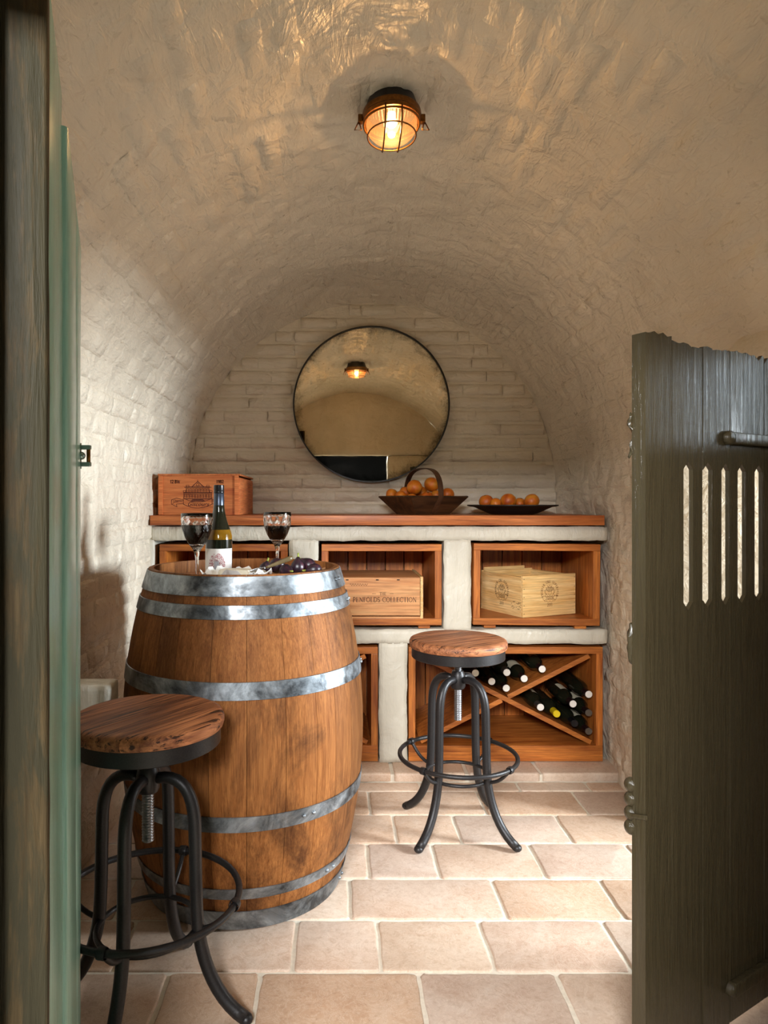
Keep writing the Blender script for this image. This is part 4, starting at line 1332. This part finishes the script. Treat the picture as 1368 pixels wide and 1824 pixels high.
MB().lathe([(0.0, 0.0), (MR - 0.006, 0.0), (MR - 0.006, -0.006), (0.0, -0.006)], 96, M=RX).build('mirror_glass', mirror_mat(), mir, auto=AUTO)
MB().lathe([(MR - 0.007, 0.008), (MR, 0.008), (MR, -0.020), (MR - 0.007, -0.020)], 96, M=RX, close=True).build('mirror_frame', M['black'], mir, auto=AUTO)
MB().lathe([(0.0, -0.0065), (MR - 0.008, -0.0065), (MR - 0.008, -0.018), (0.0, -0.018)], 64, M=RX).build('backing', M['void'], mir)

# ================================================================ bulkhead lamp on the vault
LP = Vector((0.145, 1.83, 2.180))
lamp = thing('bulkhead_lamp', 'round caged bulkhead lamp with glowing bulb on the vault crown', 'lamp', LP, (math.radians(-5), 0, 0))
MB().lathe([(0.0, 0.045), (0.060, 0.045), (0.068, 0.02), (0.073, 0.004), (0.0, 0.004)], 40).build('back_box', M['iron_dish'], lamp, auto=AUTO)
MB().lathe([(0.064, 0.006), (0.077, 0.004), (0.0785, -0.004), (0.0765, -0.010), (0.0785, -0.014), (0.0755, -0.022), (0.066, -0.022)], 48, close=True).build('bezel_ring', M['brass'], lamp, auto=AUTO)
def lamp_glass():
    m, nt, b = base_mat('ribbed_amber_glass')
    out = nt.nodes['Material Output']
    tr = node(nt, 'ShaderNodeBsdfTransparent'); tr.inputs['Color'].default_value = (0.94, 0.78, 0.58, 1)
    gl = node(nt, 'ShaderNodeBsdfGlass'); gl.inputs['Color'].default_value = (0.95, 0.74, 0.5, 1); gl.inputs['Roughness'].default_value = 0.08
    df = node(nt, 'ShaderNodeBsdfTranslucent'); df.inputs['Color'].default_value = (0.75, 0.5, 0.3, 1)
    v = coords(nt, 'Object'); n = noise_tex(nt, v, 50, 3)
    bp_ = node(nt, 'ShaderNodeBump'); bp_.inputs['Strength'].default_value = 0.1; bp_.inputs['Distance'].default_value = 0.001
    lk(nt, n, bp_.inputs['Height']); lk(nt, bp_.outputs[0], gl.inputs['Normal'])
    m1 = node(nt, 'ShaderNodeMixShader'); m1.inputs[0].default_value = 0.32
    lk(nt, tr.outputs[0], m1.inputs[1]); lk(nt, gl.outputs[0], m1.inputs[2])
    m2 = node(nt, 'ShaderNodeMixShader'); m2.inputs[0].default_value = 0.025
    lk(nt, m1.outputs[0], m2.inputs[1]); lk(nt, df.outputs[0], m2.inputs[2])
    lk(nt, m2.outputs[0], out.inputs['Surface'])
    return m
ribs = lambda r, z, a: r * (1 + 0.022 * math.cos(44 * a)) if r > 0.02 and z > -0.05 else r
MB().lathe([(0.066, -0.012), (0.0665, -0.024), (0.065, -0.036), (0.061, -0.048), (0.052, -0.060), (0.034, -0.068), (0.016, -0.071), (0.0, -0.072)], 176, rfun=ribs).build('ribbed_glass', lamp_glass(), lamp, smooth=True)
def bulb_mat():
    m, nt, b = base_mat('glowing_bulb')
    b.inputs['Emission Color'].default_value = (1.0, 0.66, 0.28, 1)
    b.inputs['Emission Strength'].default_value = 8.0
    v = coords(nt, 'Object'); n = noise_tex(nt, v, 40, 2)
    r = ramp(nt, [(0.3, (0.9, 0.6, 0.3)), (0.7, (1, 0.75, 0.4))]); lk(nt, n, r.inputs['Fac']); lk(nt, r.outputs['Color'], b.inputs['Emission Color'])
    return m
MB().lathe([(0.0, -0.034), (0.008, -0.033), (0.013, -0.028), (0.015, -0.022), (0.013, -0.016), (0.011, -0.012), (0.011, 0.004), (0.0, 0.004)], 24).build('bulb', bulb_mat(), lamp, smooth=True)
ring2 = lambda R, z, r, nm, n=48: MB().tube([(R * math.cos(2 * PI * i / n), R * math.sin(2 * PI * i / n), z) for i in range(n)], r, 8, closed=True).build(nm, M['brass'], lamp, smooth=True)
ring2(0.0735, -0.028, 0.0030, 'guard_ring')
ring2(0.0640, -0.060, 0.0020, 'guard_ring')
for xo in (-0.021, 0.021):
    h = math.sqrt(0.0715 ** 2 - xo * xo)
    pts = [(xo, -h - 0.004, -0.016), (xo, -h - 0.003, -0.046)] + bez(((xo, -h - 0.001, -0.058), (xo, -h * 0.8, -0.082), (xo, h * 0.8, -0.082), (xo, h + 0.001, -0.058)), 12) + [(xo, h + 0.003, -0.046), (xo, h + 0.004, -0.016)]
    MB().tube(pts, 0.0022, 8).build('guard_bar', M['brass'], lamp, smooth=True)
for s in (-1, 1):
    MB().box((s * 0.083, 0, -0.012), (0.012, 0.014, 0.022), 0.002).build('clip_lug', M['brass'], lamp)
    MB().tube([(s * 0.086, 0, -0.020), (s * 0.080, -0.006, -0.046), (s * 0.098, -0.006, -0.046), (s * 0.088, 0, -0.020)], 0.0018, 8).build('clip_loop', M['brass'], lamp, smooth=True)
pl = bpy.data.lights.new('bulb_light', 'POINT'); pl.energy = 5.0; pl.color = (1.0, 0.66, 0.34); pl.shadow_soft_size = 0.008
plo = bpy.data.objects.new('bulb_light', pl); plo.location = LP + Vector((0, 0, -0.040)); COL.objects.link(plo)

# ================================================================ things on the barrel head
TZ = HEADZ + 0.0006
def wine_glass(label, x, y, level):
    root = thing('wine_glass', label, 'wine glass', (x, y, TZ), (0, 0, x * 9), 'cut crystal wine glasses')
    def prof_out(z):
        P = [(0.0, 0.034), (0.0022, 0.0345), (0.004, 0.020), (0.009, 0.0075), (0.018, 0.0048), (0.05, 0.0044), (0.075, 0.0052), (0.094, 0.0085), (0.104, 0.0150), (0.118, 0.0255), (0.135, 0.0345), (0.152, 0.0410), (0.170, 0.0445), (0.188, 0.0455), (0.2035, 0.0448)]
        for (z0, r0), (z1, r1) in zip(P[:-1], P[1:]):
            if z <= z1: return r0 + (r1 - r0) * (z - z0) / (z1 - z0)
        return P[-1][1]
    zs = [0.0, 0.0022, 0.004, 0.006, 0.009, 0.013, 0.018, 0.03, 0.05, 0.065, 0.075, 0.085, 0.094] + [0.098 + 0.0034 * k for k in range(31)] + [0.2034]
    def cut(r, z, a):
        if not 0.104 < z < 0.186: return r
        q = 0.0
        for s in (-1, 1):
            v = math.cos(12 * a + s * z * 190)
            if v > 0.72: q = max(q, (v - 0.72) / 0.28)
        return r - 0.0016 * q
    mb = MB()
    mb.lathe([(0.0, 0.0)] + [(prof_out(z), z) for z in zs], 120, rfun=cut)
    inner = lambda z: max(0.0, prof_out(z) - 0.0019 - (0.004 if z < 0.118 else 0.0))
    iz = [0.2034, 0.19, 0.175, 0.16, 0.145, 0.13, 0.12, 0.112]
    ip = [(prof_out(0.2034), 0.2034), (inner(0.2034) + 0.0006, 0.2040)] + [(inner(z), z) for z in iz[1:]] + [(0.0, 0.109)]
    mb.lathe(ip, 120)
    bmesh.ops.remove_doubles(mb.bm, verts=mb.bm.verts[:], dist=0.00004)
    mb.build('crystal_glass', M['crystal'], root, smooth=True)
    wz = [0.1102, 0.113, 0.12, 0.13, 0.14, 0.15, 0.16, 0.17]
    wp = [(0.0, 0.1092)] + [(inner(z) + 0.0002, z) for z in wz if z < level] + [(inner(level) + 0.0002, level), (0.0, level)]
    MB().lathe(wp, 48).build('red_wine', M['wine'], root, auto=AUTO)
    return root
wine_glass('cut crystal glass of red wine left of the wine bottle', -0.402, 1.985, 0.171)
wine_glass('cut crystal glass of red wine standing behind the figs', -0.193, 2.235, 0.160)

def table_bottle():
    root = thing('wine_bottle', 'dark wine bottle with red tree label standing on the barrel', 'bottle', (-0.362, 2.12, TZ))
    R = 0.0408
    MB().lathe([(0.0, 0.003), (0.030, 0.0), (0.038, 0.001), (R, 0.006), (R, 0.122)], 48).build('lower_glass', M['bottle_glass'], root, smooth=True)
    MB().lathe([(R, 0.122), (0.0400, 0.132), (0.0375, 0.143), (0.0345, 0.152)], 48).build('amber_shoulder', M['amber_glass'], root, smooth=True)
    MB().lathe([(0.0345, 0.152), (0.0295, 0.165), (0.0245, 0.180), (0.0205, 0.196), (0.0178, 0.212), (0.0160, 0.228), (0.0150, 0.232), (0.0, 0.232)], 48).build('neck_glass', M['bottle_glass'], root, smooth=True)
    MB().lathe([(0.0165, 0.222), (0.0162, 0.226), (0.0156, 0.262), (0.0150, 0.263)], 40).build('capsule_sleeve', M['capsule_grey'], root, smooth=True)
    MB().lathe([(0.0150, 0.2625), (0.0160, 0.264), (0.0162, 0.268), (0.0154, 0.270), (0.0160, 0.272), (0.0158, 0.287), (0.0145, 0.2885), (0.0, 0.2885)], 40).build('screw_cap', M['capsule_black'], root, auto=AUTO)
    RL = R + 0.0005
    cyl = lambda u, v, e=0.0: Vector(((RL + e) * math.cos(-PI / 2 + u / RL), (RL + e) * math.sin(-PI / 2 + u / RL), v))
    V, Fc = [], []
    n = 28
    for i in range(n + 1):
        u = -0.058 + 0.116 * i / n
        V += [cyl(u, 0.016), cyl(u, 0.095)]
    for i in range(n): Fc.append((2 * i, 2 * i + 2, 2 * i + 3, 2 * i + 1))
    me = bpy.data.meshes.new('label'); me.from_pydata(V, [], Fc)
    lab = new_obj('label', me, M['label_white'], root, smooth=True)
    rr = random.Random(12)
    fn = lambda u, v: cyl(u, v, 0.0004)
    VF = ([], [])
    for k in range(900):
        a = rr.uniform(0, PI); d = rr.random() ** 0.7
        u = 0.026 * d * math.cos(a) * 1.05; v = 0.030 + 0.052 * d * math.sin(a) ** 0.8
        if rr.random() < 0.35: u, v = rr.uniform(-0.022, 0.024), rr.uniform(0.020, 0.045)
        if abs(u) < 0.0085 and v < 0.058: continue
        s = rr.uniform(0.0005, 0.0012); t = rr.uniform(0, PI); L = s * rr.uniform(1, 2.2)
        c_, s_ = math.cos(t), math.sin(t)
        blot(VF, [(u - c_ * L - s_ * s * .4, v - s_ * L + c_ * s * .4), (u + c_ * L - s_ * s * .4, v + s_ * L + c_ * s * .4), (u + c_ * L + s_ * s * .4, v + s_ * L - c_ * s * .4), (u - c_ * L + s_ * s * .4, v - s_ * L - c_ * s * .4)], fn)
    ink('tree_print', VF, M['label_red'], lab)
    VF = ([], []); blot(VF, [(-0.006, 0.030), (0.006, 0.030), (0.006, 0.052)] + arc_pts(0, 0.052, 0.006, 0.007, 0, 180, 8) + [(-0.006, 0.052)], fn)
    ink('door_print', VF, M['label_grey'], lab)
    VF = ([], []); ribbon(VF, [(-0.0078, 0.024), (-0.0078, 0.052)] + arc_pts(0, 0.052, 0.0078, 0.0085, 180, 0, 10) + [(0.0078, 0.024)], 0.0012, fn)
    ink('arch_print', VF, M['label_dark'], lab)
table_bottle()

# wooden serving dish
dish = MB()
A_, B_ = 0.122, 0.088
def dish_z(u, v): return 0.002 + 0.026 * (abs(u) ** 3) + 0.006 * abs(v) ** 3
NR, NA = 8, 48
top, bot = [], []
for i in range(NR + 1):
    r = i / NR
    ring_t, ring_b = [], []
    for k in range(NA):
        a = 2 * PI * k / NA
        u, v = r * math.cos(a), r * math.sin(a)
        z = dish_z(u, v)
        ring_t.append((A_ * u, B_ * v, z + 0.011)); ring_b.append((A_ * u * 0.985, B_ * v * 0.985, z))
    top.append(ring_t); bot.append(ring_b)
def grid_rings(mb, rings, flip):
    R_ = [[mb.bm.verts.new(p) for p in rg] for rg in rings[1:]]
    c = mb.bm.verts.new(rings[0][0])
    n = len(R_[0])
    for k in range(n):
        l = (k + 1) % n
        mb.bm.faces.new((c, R_[0][k], R_[0][l]) if not flip else (c, R_[0][l], R_[0][k]))
    for A, B in zip(R_[:-1], R_[1:]):
        for k in range(n):
            l = (k + 1) % n
            mb.bm.faces.new((A[k], B[k], B[l], A[l]) if not flip else (A[l], B[l], B[k], A[k]))
    return R_[-1]
ra = grid_rings(dish, top, False); rb2 = grid_rings(dish, bot, True)
for k in range(NA):
    l = (k + 1) % NA; dish.bm.faces.new((ra[k], rb2[k], rb2[l], ra[l]))
so = dish.build('serving_dish', M['board_wood'], None, loc=(-0.156, 2.07, TZ), rot=(0, 0, math.radians(4)), auto=AUTO)
tag(so, 'shallow oval wooden dish holding the figs on the barrel', 'dish')

# cheese in crumpled paper
cz = TZ + 0.003
cheese = thing('soft_cheese', 'white rinded soft cheese wheel lying in crumpled paper', 'cheese', (-0.292, 1.995, cz))
poly = [(0.050 * math.cos(math.radians(a)), 0.050 * math.sin(math.radians(a))) for a in range(-40, 281, 10)] + [(0.0, 0.0)]
mb = MB()
rings = []
for ins, z in ((0.06, 0.0), (0.0, 0.005), (0.0, 0.032), (0.06, 0.038)):
    rings.append([mb.bm.verts.new((p[0] * (1 - ins), p[1] * (1 - ins), z)) for p in poly])
n = len(poly)
for A, B in zip(rings[:-1], rings[1:]):
    for k in range(n):
        l = (k + 1) % n; mb.bm.faces.new((A[k], A[l], B[l], B[k]))
mb.bm.faces.new(rings[0][::-1]); mb.bm.faces.new(rings[-1])
mb.build('rind', M['rind'], cheese, auto=AUTO)
rr = random.Random(4)
mb = MB()
verts, faces = [], []
NR, NA = 16, 72
for i in range(NR + 1):
    r = i / NR
    for k in range(NA):
        a = 2 * PI * k / NA
        ex = 1 + 0.12 * math.sin(4 * a + 0.6) + 0.10 * noise.noise(Vector((math.cos(a) * 2, math.sin(a) * 2, 3.0)))
        x, y = 0.092 * r * math.cos(a) * ex, 0.074 * r * math.sin(a) * ex
        cr = noise.noise(Vector((x * 55, y * 55, 1.5))); cr2 = abs(noise.noise(Vector((x * 95, y * 95, 7.5))))
        z = -0.0018 if r < 0.5 else (r - 0.5) * 2 * (0.034 + 0.020 * cr) + 0.010 * cr2 * min(1, (r - 0.5) * 4)
        z = max(z, -0.0018)
        verts.append((x, y, z))
for i in range(NR):
    for k in range(NA):
        l = (k + 1) % NA
        if i == 0: faces.append((0, NA + k, NA + l))
        else: faces.append((i * NA + k, (i + 1) * NA + k, (i + 1) * NA + l, i * NA + l))
me = bpy.data.meshes.new('cheese_paper'); me.from_pydata(verts, [], faces)
pp = new_obj('cheese_paper', me, M['paper'], None, loc=(-0.292, 1.993, cz), smooth=False)
md = pp.modifiers.new('thickness', 'SOLIDIFY'); md.thickness = 0.0005
tag(pp, 'crumpled white paper wrapped around the soft cheese on the barrel', 'paper')
for k, (dx, dy) in enumerate(((0.020, -0.056), (0.004, -0.060))):
    MB().box((dx, dy, 0.024 + k * 0.002), (0.020, 0.0012, 0.006), 0.0, (0.3 - k * 0.5, 'Y')).build('printed_patch', M['red_print'], pp)

# knife leaning on the cheese paper
ka, kb, kc = put(474, 1011, 1.985), put(521, 993, 2.015), put(442, 1019, 1.972)
kn = thing('cheese_knife', 'cheese knife with horn handle leaning across the figs', 'knife', ka)
pts = [ka + (kb - ka) * (k / 8) for k in range(9)]
MB().tube([p - ka for p in pts], [0.0028, 0.0034, 0.004, 0.0045, 0.005, 0.0054, 0.0058, 0.0058, 0.0046], 12, squash=(1.25, 0.85)).build('handle', M['horn'], kn, smooth=True)
MB().tube([(ka + (kc - ka) * (k / 6)) - ka for k in range(7)], [0.0026, 0.004, 0.0055, 0.006, 0.0055, 0.004, 0.001], 10, squash=(1.0, 0.14)).build('blade', M['blade'], kn, smooth=True)

# figs
def fig(label, p, axis, L=0.052, R=0.0215):
    root = thing('fig', label, 'fig', p, (0, 0, 0), 'figs in the wooden dish')
    q = Vector(axis).normalized().to_track_quat('Z', 'Y').to_matrix().to_4x4()
    prof = [(0.0, -0.42), (0.30, -0.40), (0.66, -0.30), (0.93, -0.12), (1.0, 0.05), (0.88, 0.22), (0.62, 0.38), (0.36, 0.50), (0.22, 0.58), (0.14, 0.62)]
    bodyw = MB().lathe([(r * R, z * L) for r, z in prof] + [(0.0, 0.625 * L)], 24, M=q, rfun=lambda r, z, a: r * (1 + 0.025 * math.cos(9 * a)))
    bodyw.build('fruit', M['fig'], root, smooth=True)
    MB().tube([q @ Vector((0, 0, 0.58 * L)), q @ Vector((0.0006, 0, 0.70 * L)), q @ Vector((0.002, 0.0005, 0.82 * L))], [0.0034, 0.0026, 0.0024], 10).build('stem', M['fig_stem'], root, smooth=True)
FZ = TZ + 0.014
def fpos(px, Y, z): return Vector(((px - VX) / F * Y, Y, z))
fig('upright dark fig with a green stem pointing straight up', fpos(530, 2.055, FZ + 0.026), (0.05, 0, 1), 0.054)
fig('dark fig leaning behind the upright one at its right', fpos(551, 2.095, FZ + 0.030), (-0.7, 0.1, 0.5), 0.054, 0.021)
fig('dark fig lying lowest at the right end of the dish', fpos(561, 2.058, FZ + 0.021), (-0.9, -0.35, -0.05), 0.050, 0.019)
fig('plump fig leaning in front of the far wine glass stem', fpos(494, 2.10, FZ + 0.029), (-0.8, 0.2, -0.25), 0.058, 0.0235)
fig('dark fig lying in shadow under the knife handle', fpos(509, 2.015, FZ + 0.021), (0.5, -0.85, 0.05), 0.050, 0.020)
fig('small fig with its pale tip showing beside the crumpled paper', fpos(471, 2.05, FZ + 0.024), (0.35, 0.1, 0.9), 0.042, 0.016)

# ================================================================ trug with oranges
tz = 1.1006
tg = thing('wooden_trug', 'dark wooden trug basket with a bent hoop handle full of oranges', 'basket', (0.400, 3.205, tz), (0, 0, math.radians(30)))
ta, tb, ba, bb, hh = 0.163, 0.129, 0.097, 0.073, 0.080
def panel(name, p0, p1, q0, q1, thick, inward):
    """slanted board between bottom edge p0-p1 and top edge q0-q1"""
    P = [Vector(v) for v in (p0, p1, q1, q0)]
    nrm = (P[1] - P[0]).cross(P[3] - P[0]).normalized()
    if nrm.dot(Vector(inward)) < 0: nrm = -nrm
    mb = MB()
    A = [mb.bm.verts.new(p) for p in P]; B = [mb.bm.verts.new(p + nrm * thick) for p in P]
    mb.bm.faces.new(A); mb.bm.faces.new(B[::-1])
    for i in range(4):
        j = (i + 1) % 4; mb.bm.faces.new((A[j], A[i], B[i], B[j]))
    return mb.build(name, M['dark_wood'], tg)
for s in (-1, 1):
    panel('side_board', (-ba, s * bb, 0), (ba, s * bb, 0), (-ta, s * tb, hh), (ta, s * tb, hh), 0.008, (0, -s, 0.5))
    panel('end_board', (s * ba, -bb, 0), (s * ba, bb, 0), (s * ta, -tb, hh), (s * ta, tb, hh), 0.008, (-s, 0, 0.5))
MB().box((0, 0, 0.005), (2 * ba - 0.006, 2 * bb - 0.006, 0.008)).build('bottom_board', M['dark_wood'], tg)
arcp = [(0.0, -bb - 0.004, 0.004), (0.0, -tb - 0.004, hh)] + bez(((0, -tb - 0.004, hh), (0, -tb - 0.004, hh + 0.115), (0, -0.075, 0.212), (0, 0, 0.212)), 9)[1:] + bez(((0, 0, 0.212), (0, 0.075, 0.212), (0, tb + 0.004, hh + 0.115), (0, tb + 0.004, hh)), 9)[1:] + [(0.0, bb + 0.004, 0.004)]
mb = MB()
prev = None
P = [Vector(p) for p in arcp]
sec = []
for i, p in enumerate(P):
    t = (P[min(i + 1, len(P) - 1)] - P[max(i - 1, 0)]).normalized()
    nrm = Vector((1, 0, 0)).cross(t).normalized()
    w, th = 0.0135, 0.0022
    sec.append([mb.bm.verts.new(p + Vector((sx * w, 0, 0)) + nrm * (sn * th)) for sx, sn in ((-1, -1), (1, -1), (1, 1), (-1, 1))])
for A, B in zip(sec[:-1], sec[1:]):
    for k in range(4):
        l = (k + 1) % 4; mb.bm.faces.new((A[k], A[l], B[l], B[k]))
mb.bm.faces.new(sec[0][::-1]); mb.bm.faces.new(sec[-1])
mb.build('bent_handle', M['handle_wood'], tg, auto=math.radians(50))

def orange(label, p, r, group, yaw=0.0, calyx=True):
    root = thing('orange', label, 'orange', p, (0.5 * math.sin(yaw * 3), 0.6 * math.cos(yaw * 2), yaw), group)
    sd = yaw * 5.0
    mb = MB(); mb.sphere((0, 0, 0), r, 24, 16, (1.0, 1.0, 0.94))
    for v in mb.bm.verts: v.co *= 1 + 0.03 * nz(v.co, 40, sd)
    mb.build('fruit', M['orange'], root, smooth=True)
    if calyx: MB().lathe([(0.0, r * 0.95), (0.004, r * 0.945), (0.0045, r * 0.90)], 8).build('calyx', M['calyx'], root)
GB, GD = 'oranges in the trug', 'oranges on the black dish'
ors = [
    (698, 881, 3.232, 0.0285, 'orange lying at the far left end of the trug'), (714, 884, 3.185, 0.0265, 'second orange from the left end of the trug'),
    (738, 868, 3.180, 0.0355, 'large yellowish orange heaped on top left of the trug handle'), (769, 863, 3.215, 0.0355, 'large dark orange on top of the heap under the handle'),
    (733, 889, 3.125, 0.0255, 'orange half sunk behind the front board of the trug'), (761, 886, 3.150, 0.0285, 'greenish orange low between the two topmost ones'),
    (797, 881, 3.235, 0.0320, 'orange at the right end of the trug beyond the handle'), (777, 883, 3.180, 0.0270, 'orange partly hidden behind the front foot of the handle'),
    (750, 878, 3.270, 0.0320, 'orange glimpsed in the gap behind the two topmost ones'), (722, 878, 3.245, 0.0300, 'orange mostly hidden at the back left of the trug')]
for k, (px, py, Y, r, lab) in enumerate(ors): orange(lab, put(px, py, Y), r, GB, k * 0.7 + 0.2, k in (3, 5, 7))
mb = MB()
scal = lambda r, z, a: r * (1 + 0.018 * math.cos(10 * a)) if r > 0.15 else r
mb.lathe([(0.0, 0.0), (0.095, 0.0), (0.108, 0.003), (0.150, 0.022), (0.178, 0.034), (0.196, 0.036), (0.207, 0.040), (0.206, 0.044), (0.192, 0.042), (0.172, 0.040), (0.145, 0.030), (0.10, 0.022), (0.0, 0.020)], 80, rfun=scal)
dsh = mb.build('iron_dish', M['iron_dish'], None, loc=(0.816, 3.205, tz), auto=AUTO)
tag(dsh, 'wide shallow black dish with scalloped rim holding oranges', 'dish')
ods = [(866, 888, 3.17, 0.0335, 'orange at the left end of the black dish'), (883, 892, 3.12, 0.0255, 'small yellow orange second from the left on the black dish'),
       (905, 888, 3.16, 0.0365, 'largest orange in the middle of the black dish'), (926, 891, 3.22, 0.0265, 'small dark orange second from the right on the black dish'),
       (947, 887, 3.17, 0.0355, 'orange at the right end of the black dish')]
for k, (px, py, Y, r, lab) in enumerate(ods):
    p = put(px, py, Y); p.z = tz + 0.024 + r * 0.97 + 0.001
    orange(lab, p, r, GD, k * 0.9 + 1.1, k in (0, 3))

# ================================================================ bottles in the rack
def rack_mesh():
    Rm = Matrix.Rotation(PI / 2, 4, 'X')          # local z becomes -y: necks point at the viewer
    R = 0.0330
    body = MB().lathe([(0.0, 0.012), (0.026, 0.0), (0.031, 0.001), (R, 0.008), (R, 0.180), (0.0318, 0.195), (0.028, 0.213), (0.020, 0.230), (0.0158, 0.245), (0.0142, 0.252), (0.0142, 0.286), (0.0, 0.286)], 32, M=Rm).mesh('bottle_glass')
    caps = MB().lathe([(0.0150, 0.246), (0.0152, 0.250), (0.0148, 0.284), (0.0155, 0.286), (0.0155, 0.2945), (0.0142, 0.296), (0.0, 0.296)], 28, M=Rm).mesh('capsule')
    end = MB().lathe([(0.0148, 0.2945), (0.0152, 0.2975), (0.0138, 0.2988), (0.0030, 0.2985), (0.0, 0.2980)], 28, M=Rm).mesh('capsule_end')
    V, Fc = [], []
    for i in range(21):
        a = -0.9 + 1.8 * i / 20
        for z in (0.085, 0.172):
            V.append(Rm @ Vector(((R + 0.0005) * math.sin(a), (R + 0.0005) * math.cos(a), z)))
    for i in range(20): Fc.append((2 * i, 2 * i + 2, 2 * i + 3, 2 * i + 1))
    lab = bpy.data.meshes.new('label'); lab.from_pydata(V, [], Fc)
    for me in (body, caps, end, lab): me.polygons.foreach_set('use_smooth', [True] * len(me.polygons))
    for me in (caps, end): me.set_sharp_from_angle(angle=AUTO)
    return body, caps, end, lab
bmesh_, cmesh_, emesh_, lmesh_ = rack_mesh()
bmesh_.materials.append(M['bottle_glass'])
cap_cache = {}
def mesh_with(me, mat):
    key = (me.name, mat.name)
    if key not in cap_cache:
        c = me.copy(); c.materials.clear(); c.materials.append(mat); cap_cache[key] = c
    return cap_cache[key]
W, D_, T_, Y_ = 'capsule_white', 'capsule_dark', 'capsule_tin', 'capsule_yellow'
rack = [
    (847, 1199, D_, W, None, 0.1, 'wine bottle at the left end of the upper wedge beside the stool screw'),
    (876, 1214, D_, W, 'label_cream', 0.4, 'wine bottle low on the left board of the upper wedge'),
    (903, 1198, T_, W, None, 0.2, 'wine bottle above the two lowest ones in the upper wedge'),
    (902, 1226, D_, W, None, 0.2, 'wine bottle lowest in the point of the upper wedge'),
    (934, 1209, D_, W, 'label_cream', -0.2, 'wine bottle on the right board of the upper wedge'),
    (966, 1192, D_, W, 'label_cream', 0.3, 'wine bottle highest at the right of the upper wedge'),
    (963, 1260, T_, W, 'label_cream', 0.9, 'wine bottle with a cream label at the left of the right wedge'),
    (992, 1272, Y_, Y_, None, 0.0, 'wine bottle with a yellow capsule in the right wedge'),
    (1021, 1254, D_, W, 'label_cream', 0.5, 'white capped wine bottle above the yellow capped one'),
    (1049, 1237, D_, W, None, 0.0, 'wine bottle uppermost against the right side of the rack'),
    (1049, 1270, D_, T_, 'label_cream', 0.2, 'wine bottle with a silvery cap against the right side of the rack'),
    (1024, 1289, 'capsule_black', 'capsule_black', None, 0.1, 'black capped wine bottle low in the right wedge'),
    (1049, 1303, D_, T_, 'label_cream', -0.6, 'wine bottle lowest in the right corner of the rack')]
for px, py, side, end, lab, spin, label in rack:
    p = put(px, py, 2.992)
    p.x *= 1.0
    root = thing('rack_bottle', label, 'bottle', (p.x, 2.992 + 0.2985, p.z), (0, spin, 0), 'wine bottles in the crossed rack')
    new_obj('bottle_glass', bmesh_, None, root)
    new_obj('capsule', mesh_with(cmesh_, M[side]), None, root)
    new_obj('capsule_end', mesh_with(emesh_, M[end]), None, root)
    if lab: new_obj('label', mesh_with(lmesh_, M[lab]), None, root)
